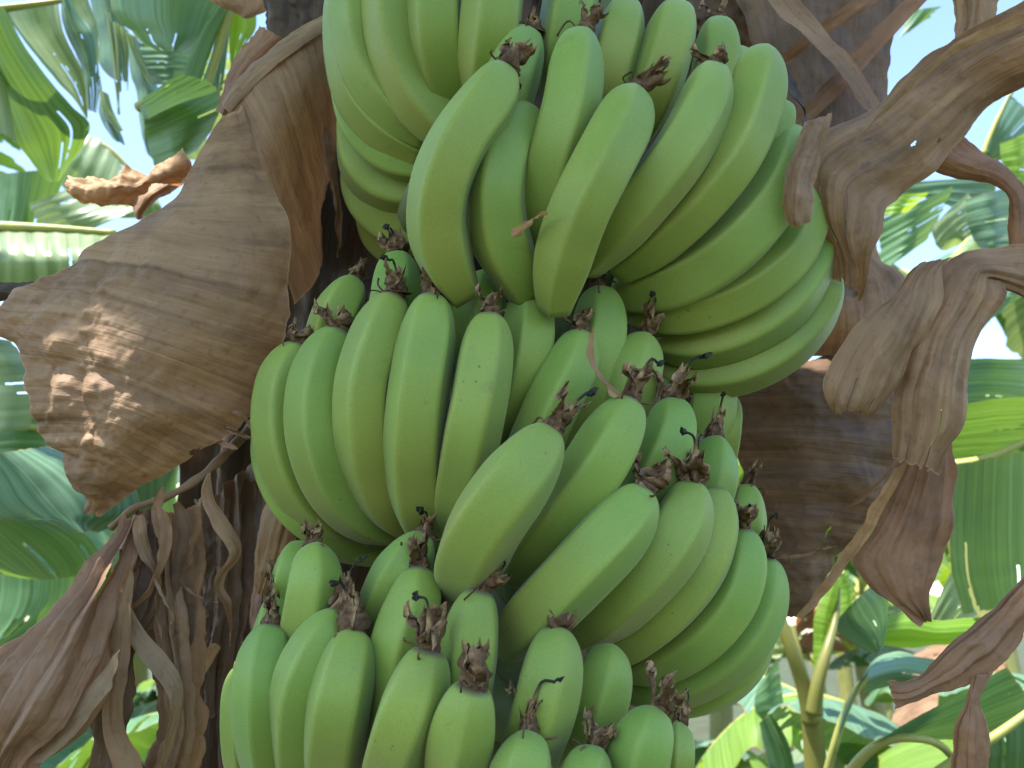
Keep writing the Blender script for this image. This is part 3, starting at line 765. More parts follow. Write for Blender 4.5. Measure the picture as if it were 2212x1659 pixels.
# leaves overhead, above the frame: they shade the bunch
Cb = at(1106, 800, 0.62)
e1 = np.cross(SUN, [0, 0, 1.0]); e1 /= np.linalg.norm(e1)
e2 = np.cross(e1, SUN)
FLECKS = [(at(245, 820, 0.603), 0.021, 3.0), (at(285, 792, 0.603), 0.015, 5.0), (at(225, 880, 0.603), 0.014, 8.0), (at(155, 950, 0.61), 0.021, 2.0), (at(205, 935, 0.605), 0.015, 7.0),
          (at(1765, 790, 0.895), 0.024, 4.0), (at(1725, 790, 0.895), 0.02, 4.4), (at(1805, 790, 0.895), 0.02, 4.9),
          (at(230, 400, 0.85), 0.07, 1.0), (at(310, 372, 0.87), 0.03, 6.0), (at(90, 1050, 1.15), .03, 9.0), (at(120, 1065, 1.15), .02, 9.5)]
def canopy_leaf(o, ang, ln, wd, h, seed):
    c, s = math.cos(ang), math.sin(ang)
    da = e1 * c + e2 * s; dn = -e1 * s + e2 * c
    rows = []
    for k in range(9):
        t = k / 8.0
        w = wd * (0.25 + 0.75 * math.sin(math.pi * (0.08 + 0.84 * t)) ** 0.6)
        mid = Cb + SUN * (h - 0.25 * (t - 0.4) ** 2) + e1 * o[0] + e2 * o[1] + da * (t - 0.5) * ln
        rows.append([tuple(mid - dn * w / 2 - SUN * 0.05), tuple(mid - dn * w / 4 + SUN * 0.015), tuple(mid), tuple(mid + dn * w / 4 + SUN * 0.015), tuple(mid + dn * w / 2 - SUN * 0.05)])
    lf = sheet('leaf', rows, M['green'], plant, 90, 200, 'u', 0.004, 8, 0.003, 30, 0.03, 0.02, 24, (), (), seed, True, sunholes=FLECKS)
    mp = [np.array(r[2]) - SUN * 0.012 for r in rows]
    v, f = tube(catmull(mp, 30), [0.016 - 0.012 * k / 29 for k in range(30)], 8)
    mesh_obj('midrib', v, f, M['midrib'], lf)
canopy_leaf((-0.02, 0.34), 0.12, 2.1, 0.66, 1.65, 1)
canopy_leaf((0.06, -0.10), -0.08, 2.2, 0.68, 1.80, 2)
canopy_leaf((0.02, -0.52), 0.05, 2.0, 0.64, 1.72, 3)

# ------------------------------------------------------------------ withered leaves hanging round the bunch
DG = 'withered leaves hanging round the bunch'
def ribbon(name, pts, widths, d, mat, parent=None, seed=0, twist=0.0, phase=0.0, nv=60, nu=9, crumple=0.0015, d2=None, **kw):
    """narrow twisted leaf strip along picture points; d..d2 its distance from start to end"""
    P = np.asarray(pts, float); n = len(P)
    dd = np.linspace(d, d if d2 is None else d2, n)
    W = catmull(at_arr(np.c_[P, dd]), 24)
    wd = np.interp(np.linspace(0, 1, 24), np.linspace(0, 1, len(widths)), widths) * d / FOC
    for _ in range(2):
        W[1:-1] = (W[:-2] + 2 * W[1:-1] + W[2:]) / 4
    tt = np.linspace(0, 1, 24)
    wd = wd * np.minimum(1, 0.25 + tt / 0.10) * np.minimum(1, 0.2 + (1 - tt) / 0.10)
    T = np.gradient(W, axis=0); T /= np.linalg.norm(T, axis=1, keepdims=True)
    rows = []
    for k in range(24):
        side = np.cross(T[k], FWD); side /= np.linalg.norm(side) + 1e-9
        nn = np.cross(side, T[k])
        a = phase + twist * k / 23
        s = side * math.cos(a) + nn * math.sin(a)
        n2 = np.cross(s, T[k])
        rows.append([tuple(W[k] - s * wd[k] / 2), tuple(W[k] + n2 * wd[k] * 0.05), tuple(W[k] + s * wd[k] / 2)])
    return sheet(name, rows, M[mat], parent, nu, nv, 'v', crumple, 40, 0, 1, 0.10, 0.03, 9, (), (), seed, True, ruffle=0.003, rf=7.0, **kw)

# big leaf left of the bunch
L = empty('dried_leaf')
tag(L, 'big crinkled brown dried leaf left of the bunch, with sunlit flecks on its lower lobe', 'dried leaf', DG)
rows = [
 [(512,236,.735),(500,238,.73),(484,248,.725)],
 [(545,300,.725),(505,290,.715),(462,282,.72)],
 [(588,390,.71),(500,370,.69),(408,345,.705)],
 [(618,470,.70),(500,455,.67),(360,425,.69)],
 [(640,560,.69),(500,540,.655),(370,510,.66),(240,490,.68)],
 [(648,640,.685),(500,620,.645),(330,580,.64),(130,566,.665)],
 [(644,715,.68),(500,700,.645),(300,655,.625),(10,625,.655)],
 [(615,775,.68),(480,775,.65),(280,740,.615),(-40,690,.645)],
 [(580,845,.685),(450,840,.655),(250,820,.61),(18,745,.64)],
 [(552,905,.69),(455,890,.655),(250,890,.605),(62,830,.635)],
 [(462,960,.665),(360,955,.64),(220,945,.605),(58,925,.63)],
 [(400,1003,.66),(310,1010,.635),(210,1000,.61),(100,975,.625)],
 [(300,1055,.65),(250,1058,.635),(200,1055,.625),(150,1030,.63)],
 [(205,1112,.645),(196,1114,.64),(188,1116,.64),(178,1118,.64)]]
sheet('blade', rows, M['dry'], L, 210, 220, 'u', 0.0052, 30, 0, 1, 0.05, 0.012, 14, (), [(0.0,0.77,.05,.01)], 4, streak=0.5, ruffle=.009, rf=8.0, cw=lambda u, v: 0.35 + 1.1 * np.clip((u - 0.35) / 0.3, 0, 1) * np.clip((v - 0.3) / 0.2, 0, 1))
rows = [
 [(728,26,.785),(742,150,.83),(745,300,.90)],
 [(684,58,.772),(715,190,.80),(738,370,.96)],
 [(632,94,.76),(675,230,.775),(725,440,.95)],
 [(576,138,.75),(630,280,.755),(705,530,.92)],
 [(524,188,.742),(590,330,.735),(680,610,.83)],
 [(486,232,.738),(545,345,.722),(634,660,.735)]]
sheet('blade', rows, M['dry'], L, 60, 80, 'u', 0.0022, 30, 0, 1, 0.01, 0.0, 20, (), (), 5)
rows = [
 [(738,18,.80),(734,34,.785),(730,52,.780)],
 [(662,54,.785),(657,76,.765),(652,100,.757)],
 [(582,108,.770),(577,132,.752),(580,158,.745)],
 [(518,166,.755),(512,190,.738),(525,212,.736)],
 [(488,212,.745),(484,232,.732),(498,242,.730)]]
sheet('fold', rows, M['dry'], L, 30, 80, 'v', 0.0022, 34, 0, 1, 0.03, 0.0, 14, (), (), 6)
for k, (p, w, a) in enumerate([([(450,908),(478,892),(512,890),(548,932)], [8,14,8,6], .3), ([(440,930),(480,920),(515,938),(548,946)], [10,12,16,8], 0.2),
                               ([(432,945),(470,926),(505,930),(545,955)], [8,10,10,6], .5), ([(412,968),(452,952),(485,958),(515,972)], [10,12,14,10], .1)]):
    ribbon('torn_strip', p, w, .67, 'dry', L, 20 + k, 0.8, a, 26)

L = sheet('dried_leaf', [
 [(405,330,.90),(408,350,.88),(400,385,.90)],
 [(360,348,.885),(362,372,.86),(352,402,.88)],
 [(310,362,.88),(305,395,.85),(300,432,.87)],
 [(255,375,.87),(250,405,.84),(250,448,.86)],
 [(200,386,.865),(198,410,.835),(205,440,.855)],
 [(162,390,.86),(165,405,.84),(172,424,.85)],
 [(142,392,.86),(147,400,.85),(152,412,.85)]], M['dry_tan'], None, 60, 90, 'v', 0.010, 30, 0, 1, 0.14, 0.05, 12, (), (), 9, ruffle=.01, rf=6.0)
tag(L, 'small sunlit pinkish tan dried leaf curling out over the big brown leaf', 'dried leaf', DG)
L = sheet('dried_leaf', [
 [(392,340,.93),(410,352,.92),(425,362,.93)],
 [(340,385,.92),(362,398,.90),(388,402,.92)],
 [(300,412,.91),(325,425,.89),(350,425,.91)],
 [(288,440,.91),(302,455,.89),(322,442,.91)],
 [(294,468,.91),(300,474,.90),(306,470,.91)]], M['dry'], None, 26, 46, 'v', 0.003, 30, 0, 1, 0.06, 0.03, 8, (), (), 10)
tag(L, 'shaded brown dried leaf flap hanging just below the sunlit tan one', 'dried leaf', DG)
L = sheet('dried_leaf', rails([((-30,600),(-30,650)), ((60,606),(50,660)), ((130,610),(120,655)), ((210,596),(215,640))], .74, .01), M['dry_shaded'], None, 24, 50, 'v', 0.004, 30, 0, 1, 0.1, 0, 8, (), (), 12)
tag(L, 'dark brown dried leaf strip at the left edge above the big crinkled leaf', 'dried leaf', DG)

# shredded leaf lower left
L = empty('dried_leaf')
tag(L, 'shredded brown dried leaf with long hanging strips at lower left', 'dried leaf', DG)
v, f = tube(catmull([at(556,905,.73), at(500,968,.70), at(433,1030,.68), at(367,1070,.67), at(290,1098,.665), at(240,1140,.67)], 40), [0.0045 - 0.002 * k / 39 + 0.0006 * math.sin(k) for k in range(40)], 8)
mesh_obj('midrib', v, f, M['dry_pale'], L, np.zeros((len(v), 2)), {'edge': np.ones(len(v)), 'across': np.ones(len(v))})
sheet('blade', [
 [(280,1098,.665),(296,1104,.655),(312,1112,.665)],
 [(226,1172,.65),(262,1180,.635),(300,1192,.655)],
 [(160,1240,.635),(222,1250,.615),(288,1262,.65)],
 [(98,1308,.625),(182,1322,.60),(268,1342,.64)],
 [(30,1385,.62),(142,1410,.59),(252,1435,.63)],
 [(-25,1452,.615),(102,1478,.58),(226,1505,.62)],
 [(-70,1530,.61),(60,1550,.575),(188,1570,.61)],
 [(-90,1625,.61),(0,1636,.58),(95,1645,.60)],
 [(-110,1720,.61),(-20,1720,.58),(60,1720,.60)]], M['dry_red'], L, 110, 140, 'v', 0.0040, 26, 0.004, 5, 0.03, 0.05, 12, [(0.52, .33, .12, .03)], (), 14, ruffle=.008)
sheet('blade', [
 [(285,1110,.70),(352,1100,.68),(425,1080,.70)],
 [(290,1230,.69),(360,1225,.665),(430,1225,.69)],
 [(306,1330,.685),(368,1330,.655),(428,1330,.68)],
 [(325,1430,.68),(378,1430,.65),(428,1430,.68)],
 [(348,1500,.67),(390,1505,.645),(428,1515,.675)],
 [(352,1580,.67),(390,1585,.645),(424,1592,.67)],
 [(322,1645,.67),(368,1650,.645),(410,1655,.67)],
 [(300,1720,.67),(350,1720,.645),(400,1720,.67)]], M['dry'], L, 80, 110, 'v', 0.006, 30, 0.005, 5, 0.04, 0.03, 12, [(0.3, .35, .1, .03)], (), 15)
sheet('blade', [
 [(400,1075,.76),(480,1040,.75),(562,960,.76)],
 [(424,1200,.75),(485,1200,.73),(548,1190,.75)],
 [(428,1330,.74),(480,1330,.72),(532,1330,.74)],
 [(426,1450,.73),(465,1445,.715),(502,1440,.73)],
 [(424,1555,.72),(458,1560,.705),(490,1535,.72)]], M['dry_brown'], L, 80, 110, 'v', 0.007, 28, 0.005, 4, 0.06, 0.06, 10, (), (), 16)
sheet('blade', [
 [(296,1098,.68),(322,1094,.67),(352,1090,.68)],
 [(256,1200,.67),(300,1202,.65),(348,1208,.67)],
 [(236,1300,.66),(284,1302,.64),(334,1310,.66)],
 [(224,1400,.655),(256,1400,.635),(292,1402,.655)],
 [(208,1500,.65),(240,1500,.63),(276,1502,.65)],
 [(190,1585,.65),(235,1590,.625),(280,1598,.65)],
 [(215,1700,.65),(275,1705,.625),(335,1700,.65)]], M['dry_brown'], L, 60, 110, 'v', 0.005, 28, 0.004, 4, 0.05, 0.03, 12, [(.5,.6,1.0,.03)], (), 17, ruffle=.008)
STR = [
 ([(342,1090),(360,1156),(336,1246),(285,1318),(228,1336),(196,1348)], [22,30,22,26,30,16], .635, 'dry_red', 1.6, .2),
 ([(300,1110),(304,1165),(322,1208),(345,1262),(338,1340),(352,1405)], [30,32,26,22,26,10], .64, 'dry', 2.2, .1),
 ([(258,1270),(292,1370),(345,1436),(386,1500),(372,1570),(352,1680)], [10,40,50,40,34,40], .63, 'dry_pale', 1.2, .2),
 ([(285,1210),(268,1320),(257,1430),(242,1520),(248,1590),(300,1690)], [12,34,50,44,50,70], .62, 'dry', .9, -.3),
 ([(455,1016),(446,1075),(498,1160),(516,1196),(480,1236),(466,1268),(492,1310),(500,1400)], [20,26,36,36,30,34,60,40], .665, 'dry', 1.8, .1),
 ([(430,1120),(408,1210),(392,1262),(425,1290),(474,1300)], [16,22,18,14,12], .66, 'dry', 1.2, .6),
 ([(330,1240),(352,1290),(372,1330),(368,1350)], [10,9,7,5], .635, 'dry_pale', .6, .4),
 ([(380,1080),(402,1150),(388,1230),(404,1330),(398,1420)], [40,34,40,46,20], .665, 'dry_brown', 1.5, -.4),
 ([(350,1050),(338,1120),(352,1180),(330,1260)], [20,26,22,10], .65, 'dry', 1.7, .3),
 ([(60,1640),(140,1570),(220,1480),(262,1400)], [60,70,60,30], .595, 'dry_pale', .4, .3),
 ([(470,1390),(448,1430),(430,1470),(428,1490)], [30,34,24,10], .69, 'dry_pale', .8, .8),
]
for k, (p, w, d, m, tw, ph) in enumerate(STR):
    ribbon('torn_strip', p, w, d, m, L, 30 + k, tw, ph, 50, 9, 0.0022)

L = sheet('dried_leaf', [
 [(588,1060,.72),(618,1080,.705),(648,1115,.72)],
 [(562,1110,.715),(602,1130,.70),(640,1168,.715)],
 [(550,1180,.71),(588,1195,.70),(622,1215,.71)],
 [(548,1240,.71),(572,1248,.70),(596,1252,.71)],
 [(550,1285,.71),(560,1288,.705),(570,1288,.71)]], M['dry_tan'], None, 30, 50, 'v', 0.002, 40, 0.001, 5, 0.02, 0.02, 9, (), (), 44)
tag(L, 'orange brown withered bract between the shredded leaf and the lowest bananas', 'dried leaf', DG)

# dark leaf mass behind the bunch, left; widened to fill the shaded gaps
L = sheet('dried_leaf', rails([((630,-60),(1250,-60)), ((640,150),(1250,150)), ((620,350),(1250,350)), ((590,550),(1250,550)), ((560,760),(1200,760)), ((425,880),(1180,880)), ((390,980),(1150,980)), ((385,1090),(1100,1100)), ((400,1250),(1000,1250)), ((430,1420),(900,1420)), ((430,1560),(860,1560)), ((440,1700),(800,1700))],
    .92, .06, .98), M['dry_shaded'], None, 70, 110, 'v', 0.010, 18, 0.012, 5, 0.05, 0.02, 10, (), (), 50)
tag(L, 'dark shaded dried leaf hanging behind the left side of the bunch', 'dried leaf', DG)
L = sheet('dried_leaf', rails([((545,-40),(780,-40)), ((552,20),(770,40)), ((560,70),(745,90)), ((570,105),(720,120)), ((600,120),(690,120))], .86, .03), M['dry_shaded'], None, 46, 60, 'v', 0.008, 24, 0.004, 4, 0.08, 0.06, 10, (), (), 51)
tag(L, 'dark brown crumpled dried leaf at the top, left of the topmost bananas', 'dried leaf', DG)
L = sheet('dried_leaf', rails([((560,50),(640,95)), ((520,105),(575,150)), ((494,150),(530,195)), ((474,205),(505,232)), ((468,246),(490,262))], .80, .015), M['dry_red'], None, 30, 50, 'v', 0.004, 30, 0, 1, 0.12, 0.04, 12, (), (), 52)
tag(L, 'reddish brown ragged dried leaf flap above the fold of the big brown leaf', 'dried leaf', DG)
L = sheet('dried_leaf', rails([((420,-30),(615,-30)), ((445,2),(600,6)), ((480,16),(578,22)), ((505,28),(552,34)), ((516,40),(528,42))], .95, .01), M['dry'], None, 40, 30, 'v', 0.004, 24, 0, 1, 0.10, 0.08, 12, (), (), 53)
tag(L, 'brown dried leaf tip hanging in from the top edge, left of the trunk', 'dried leaf', DG)
for k, (p, w, lab) in enumerate([([(705,270),(712,330),(722,400),(730,470),(728,560)], [24,30,22,26,10], 'thin dark dried strip dangling beside the left bananas of the topmost hand'),]):
    o = ribbon('dried_leaf', p, w, .80, 'dry', None, 60 + k, 1.2, .3, 50, 9, 0.003)
    tag(o, lab, 'dried leaf', DG)

def flat(rows, k=0.45):
    out = []
    for r in rows:
        if len(r) == 3:
            m = (r[0][2] + r[2][2]) / 2
            r = [r[0], (r[1][0], r[1][1], m + (r[1][2] - m) * k), r[2]]
        out.append(r)
    return out
# right side: tangled leaves
L = sheet('dried_leaf', rails([((1380,-60),(2010,-60)), ((1440,20),(1975,15)), ((1520,100),(1925,70)), ((1600,190),(1905,150)), ((1650,280),(1860,240)), ((1680,360),(1800,320)), ((1700,420),(1760,400))], .95, .03), M['dry_brown'], None, 110, 90, 'v', 0.009, 24, 0.006, 7, 0.05, 0.06, 12, (),
   [(.50,.40,.010,.02), (.60,.52,.013,.018), (.585,.60,.009,.016), (.70,.45,.01,.015), (.66,.15,.012,.02)], 70, ruffle=0.008, rf=4.0, streak=0.15)
tag(L, 'dark brown matted dried leaf at the top, right of the topmost bananas', 'dried leaf', DG)
def rib_thing(p, w, d, m, lab, seed, tw=0.5, ph=0.1, nv=60, cr=0.002, nu=11, d2=None):
    o = ribbon('dried_leaf', p, w, d, m, None, seed, tw, ph, nv, nu, cr, d2)
    return tag(o, lab, 'dried leaf', DG)
rib_thing([(1630,-90),(1700,10),(1770,80),(1840,160),(1905,260)], [60,66,70,66,50], .80, 'dry', 'flat brown dried strap slanting down right across the matted top leaf', 71, .4, .1)
rib_thing([(1990,-80),(1880,-5),(1790,55),(1710,115),(1620,190)], [30,34,36,32,24], .82, 'dry_red', 'narrow reddish dried strap slanting down left across the matted top leaf', 72, .5, .3)
rib_thing([(2040,-60),(1940,40),(1870,110),(1800,190),(1690,300)], [34,40,50,44,30], .83, 'dry_red', 'longer reddish dried strap right of the narrow slanting one', 73, .4, -.2)
rib_thing([(1690,150),(1715,200),(1740,240),(1730,290)], [40,50,44,20], .76, 'dry_shaded', 'dark dried scrap hanging beside the right end of the topmost hand', 79, 1.0, .3)
L = sheet('dried_leaf', flat([
 [(2245,-10,.66),(2250,80,.64),(2255,190,.67)],
 [(2136,45,.67),(2165,115,.65),(2200,200,.68)],
 [(2040,100,.68),(2080,170,.655),(2125,252,.685)],
 [(1962,152,.685),(2005,235,.65),(2060,325,.685)],
 [(1892,208,.69),(1925,285,.65),(2005,385,.68)],
 [(1775,270,.69),(1860,345,.645),(1945,432,.68)],
 [(1722,318,.69),(1822,390,.64),(1905,460,.675)],
 [(1712,385,.685),(1812,440,.64),(1896,505,.67)],
 [(1738,462,.685),(1820,500,.645),(1876,550,.67)],
 [(1778,530,.69),(1838,560,.66),(1872,620,.68)],
 [(1800,610,.70),(1842,625,.69),(1862,660,.70)]]), M['dry'], None, 90, 140, 'v', 0.0040, 15, 0.0008, 4, 0.05, 0.03, 16, [(.3,.72,1.0,.02),(.62,.66,1.0,.025),(.45,.85,1.0,.02)], [(.62,.47,.02,.010), (.55,.62,.025,.014), (.35,.55,.016,.010), (.8,.40,.02,.006)], 74, ruffle=0.008, rf=4.0, streak=0.15)
tag(L, 'wide twisted brown dried leaf slanting from the upper right corner to the bunch', 'dried leaf', DG)
rib_thing([(2245,30),(2120,75),(2010,145),(1930,215),(1850,300),(1790,380)], [30,30,26,30,34,20], .635, 'dry_pale', 'pale rolled edge strip lying along the wide slanting dried leaf', 75, .8, .5)
L = sheet('dried_leaf', flat([
 [(1745,262,.64),(1770,250,.625),(1800,236,.64)],
 [(1722,305,.63),(1748,315,.61),(1775,318,.635)],
 [(1702,358,.625),(1732,368,.60),(1762,375,.63)],
 [(1693,415,.62),(1724,424,.595),(1756,430,.625)],
 [(1696,465,.62),(1722,474,.60),(1750,468,.62)],
 [(1712,492,.62),(1726,496,.61),(1742,486,.62)]]), M['dry'], None, 36, 60, 'v', 0.0028, 34, 0, 1, 0.10, 0.05, 10, (), (), 76, curl=-0.006)
tag(L, 'curled brown dried lobe lying over the right bananas of the topmost hand', 'dried leaf', DG)
L = sheet('dried_leaf', [
 [(1985,150,.76),(2090,110,.74),(2240,70,.75)],
 [(1990,200,.76),(2070,180,.735),(2170,150,.75)],
 [(1995,250,.75),(2050,225,.73),(2110,205,.745)],
 [(2005,290,.745),(2035,272,.73),(2068,262,.74)]], M['dry_red'], None, 60, 50, 'v', 0.004, 26, 0.002, 4, 0.04, 0.03, 12, (), (), 97, ruffle=0.006, rf=4.0)
tag(L, 'broad reddish dried leaf spread under the wide slanting one at upper right', 'dried leaf', DG)
L = sheet('dried_leaf', rails([((2040,-40),(2170,-40)), ((2058,30),(2150,30)), ((2056,70),(2128,80)), ((2050,105),(2090,120))], .74, .015), M['dry_pale'], None, 40, 50, 'v', 0.003, 30, 0.003, 4, 0.03, 0.03, 10, (), (), 77, ruffle=0.008, rf=4.0, streak=0.15)
tag(L, 'pale dried leaf hanging upright from the top edge near the right corner', 'dried leaf', DG)
L = sheet('dried_leaf', flat([
 [(2030,150,.73),(2045,155,.72),(2062,160,.73)],
 [(2002,230,.725),(2028,232,.71),(2055,225,.725)],
 [(1985,300,.72),(2018,292,.70),(2052,262,.72)],
 [(1992,352,.72),(2040,332,.695),(2082,298,.72)],
 [(2060,388,.72),(2095,362,.70),(2130,332,.72)],
 [(2140,402,.72),(2158,378,.705),(2172,352,.72)],
 [(2178,432,.72),(2194,424,.705),(2212,412,.72)],
 [(2176,510,.72),(2200,505,.70),(2230,495,.72)],
 [(2150,575,.72),(2195,585,.70),(2240,600,.72)]]), M['dry_red'], None, 40, 100, 'v', 0.0035, 28, 0, 1, 0.06, 0.03, 12, (), (), 78, ruffle=0.008, rf=4.0, streak=0.15)
tag(L, 'brown dried strip arching over to the right edge below the blue sky gap', 'dried leaf', DG)
L = sheet('dried_leaf', flat([
 [(1985,566,.665),(2030,556,.655),(2080,548,.665)],
 [(1958,592,.66),(1995,588,.64),(2030,590,.66)],
 [(1915,640,.655),(1970,640,.63),(2030,645,.655)],
 [(1868,698,.65),(1942,692,.62),(2020,680,.65)],
 [(1830,746,.65),(1916,742,.615),(2000,728,.65)],
 [(1806,790,.65),(1880,792,.61),(1965,782,.65)],
 [(1788,846,.65),(1856,850,.61),(1935,838,.65)],
 [(1786,892,.65),(1842,888,.62),(1905,890,.65)],
 [(1806,906,.655),(1842,895,.63),(1872,918,.655)]]), M['dry'], None, 60, 90, 'v', 0.0032, 15, 0.0006, 4, 0.03, 0.05, 16, [(.35,.8,1.0,.015),(.7,.86,1.0,.015)], (), 80, ruffle=0.008, rf=4.0, streak=0.15)
tag(L, 'brown dried leaf lobe with a hollow blunt end, hanging over the trunk', 'dried leaf', DG)
L = sheet('dried_leaf', flat([
 [(2250,520,.69),(2250,600,.67),(2250,690,.69)],
 [(2160,540,.685),(2180,585,.66),(2205,640,.68)],
 [(2085,556,.68),(2115,585,.65),(2150,612,.675)],
 [(2034,592,.675),(2085,615,.645),(2165,640,.67)],
 [(2008,655,.67),(2058,660,.64),(2140,680,.67)],
 [(1975,725,.665),(2042,722,.635),(2108,735,.665)],
 [(1955,790,.66),(2030,785,.63),(2098,785,.66)],
 [(1930,852,.66),(2012,845,.625),(2092,842,.66)],
 [(1928,920,.66),(2004,915,.63),(2078,912,.66)],
 [(1926,978,.66),(1992,975,.635),(2044,955,.66)],
 [(1926,1004,.66),(1968,1016,.64),(2014,1032,.66)]]), M['dry'], None, 70, 120, 'v', 0.0034, 14, 0.0008, 4, 0.03, 0.04, 16, [(.28,.82,1.0,.014),(.66,.76,1.0,.016)], (), 81, ruffle=0.008, rf=4.0, streak=0.15)
tag(L, 'long brown dried leaf bending in from the right edge and hanging past the trunk', 'dried leaf', DG)
L = sheet('dried_leaf', flat([
 [(1966,975,.72),(2010,960,.71),(2058,935,.72)],
 [(1930,1060,.715),(1995,1045,.70),(2060,1030,.715)],
 [(1882,1148,.71),(1970,1135,.69),(2056,1120,.71)],
 [(1838,1212,.71),(1942,1205,.69),(2046,1192,.71)],
 [(1870,1258,.71),(1950,1255,.69),(2026,1250,.71)],
 [(1905,1288,.71),(1960,1292,.695),(2012,1290,.71)],
 [(1962,1318,.71),(1985,1322,.70),(2007,1322,.71)],
 [(1998,1344,.71),(2002,1346,.71),(2008,1346,.71)]]), M['dry_red'], None, 56, 90, 'v', 0.002, 30, 0.0015, 5, 0.03, 0.02, 14, (), (), 82, ruffle=0.008, rf=4.0, streak=0.15)
tag(L, 'flat reddish brown dried leaf with a pointed end, below the long hanging one', 'dried leaf', DG)
rib_thing([(1960,990),(1912,1075),(1868,1150),(1808,1232),(1758,1298),(1722,1340)], [24,30,36,40,34,20], .69, 'dry_tan', 'light tan dried strip slanting down left from the pointed reddish leaf', 83, .4, .1)
rib_thing([(1660,1206),(1715,1202),(1765,1192),(1810,1178)], [5,7,6,8], .70, 'dry_pale', 'thin pale dry string stretched between the bananas and the tan strip', 84, 1.0, .2, 30, .0005, 5)
rib_thing([(1985,900),(1975,940),(1930,1010),(1860,1075),(1790,1120)], [10,14,12,12,8], .80, 'dry_red', 'thin reddish curved rib on the dark dried leaf right of the bananas', 86, .4, .4, 50, .0006, 6)
L = empty('dried_leaf')
tag(L, 'twisted reddish brown dried strip with a forked hanging end at lower right', 'dried leaf', DG)
sheet('blade', flat([
 [(2250,1210,.63),(2250,1260,.61),(2250,1300,.63)],
 [(2155,1298,.625),(2175,1340,.60),(2195,1385,.625)],
 [(2092,1350,.62),(2122,1395,.595),(2150,1440,.62)],
 [(2040,1402,.62),(2062,1440,.60),(2082,1480,.62)],
 [(1988,1464,.62),(2004,1478,.605),(2022,1492,.62)],
 [(1945,1478,.62),(1952,1496,.605),(1962,1516,.62)],
 [(1912,1462,.62),(1918,1495,.61),(1926,1532,.62)]]), M['dry_red'], L, 40, 90, 'v', 0.003, 30, 0.002, 3, 0.06, 0.03, 12, (), (), 87)
sheet('blade', flat([
 [(2102,1462,.615),(2122,1458,.605),(2142,1445,.615)],
 [(2088,1512,.61),(2100,1514,.60),(2112,1512,.61)],
 [(2062,1565,.61),(2095,1568,.59),(2128,1560,.61)],
 [(2052,1612,.61),(2095,1614,.585),(2138,1610,.61)],
 [(2054,1710,.61),(2098,1710,.585),(2142,1710,.61)]]), M['dry_red'], L, 40, 60, 'v', 0.0028, 30, 0.001, 3, 0.05, 0.0, 10, (), (), 88)

L = sheet('dried_leaf', rails([((1560,-80),(1980,-90)), ((1600,60),(1950,40)), ((1640,180),(1930,140)), ((1660,280),(1920,250)), ((1690,380),(1890,380)), ((1710,480),(1885,500)), ((1720,600),(1870,610)), ((1740,680),(1850,660))], [.90,.89,.88,.86,.84,.83,.83,.83], .02), M['dry_brown'], None, 60, 80, 'v', 0.006, 22, 0, 5, 0.06, 0.06, 12, (), (), 95, ruffle=0.008, rf=4.0, streak=0.15)
tag(L, 'brown dried leaf backing the gap between the topmost hand and the wide slanting leaf', 'dried leaf', DG)

L = sheet('dried_leaf', rails([((1120,-90),(1640,-90)), ((1130,100),(1680,100)), ((1140,300),(1700,300)), ((1130,500),(1660,500)), ((1120,700),(1600,720)), ((1120,900),(1580,920)), ((1100,1100),(1560,1100)), ((1080,1300),(1500,1300))], .96, .02), M['dry_shaded'], None, 60, 90, 'v', 0.008, 20, 0.008, 6, 0.04, 0.03, 10, (), (), 99)  # dark backing sheet added so gaps between the fingers read as shade
tag(L, 'dark dried leaf added behind the middle of the bunch to keep its gaps in shade', 'dried leaf', DG)

# scraps lodged among the bananas
o = ribbon('dry_scrap', [(1104,508),(1128,490),(1152,474),(1186,462)], [26,16,12,10], .572, 'dry_tan', None, 90, .7, .2, 30, 7, .0006, .555)
tag(o, 'small tan dry scrap lodged against the front banana of the topmost hand', 'dry scrap')
o = ribbon('dry_scrap', [(1283,706),(1277,760),(1292,808),(1345,858)], [8,18,20,34], .56, 'dry_tan', None, 91, .9, .2, 40, 9, .0006, .562)
tag(o, 'curved tan dry bract strip standing among the middle bananas', 'dry scrap')

# ------------------------------------------------------------------ green leaves of the neighbouring plants
def gleaf(parent, pairs, d, mat='green', bulge=0.0, d2=None, seed=0, vein='u', pleat=0.003, np_=10, nu=30, nv=50, jag=0.015, rib=None, crumple=0.004, flip=False, tears=()):
    if flip: pairs = [(r, l) for (l, r) in pairs]
    o = sheet('leaf', rails(pairs, d, bulge, d2), M[mat], parent, nu, nv, vein, crumple, 5, pleat * 0.25, np_, jag * 1.6, 0.02, 16, tears or [(random.Random(seed * 5 + q).uniform(.12, .9), random.Random(seed * 5 + q).choice([.45, .6, .7, .3]), 1.0, random.Random(seed * 9 + q).uniform(.008, .022)) for q in range(3)], (), seed)
    if rib:
        pts = catmull([at(*p) for p in rib], 24)
        v, f = tube(pts, [0.010 - 0.005 * k / 23 for k in range(24)], 8)
        mesh_obj('midrib', v, f, M['midrib'], o)
    return o

def stem(parent, x, y, r, h):
    n = 40
    v, f = tube([(x + 0.05 * math.sin(k * .13), y, -0.05 + (h + .05) * k / (n - 1)) for k in range(n)], [r * (1 - 0.45 * k / (n - 1)) for k in range(n)], 18)
    mesh_obj('pseudostem', v, f, M['stem_green'], parent)

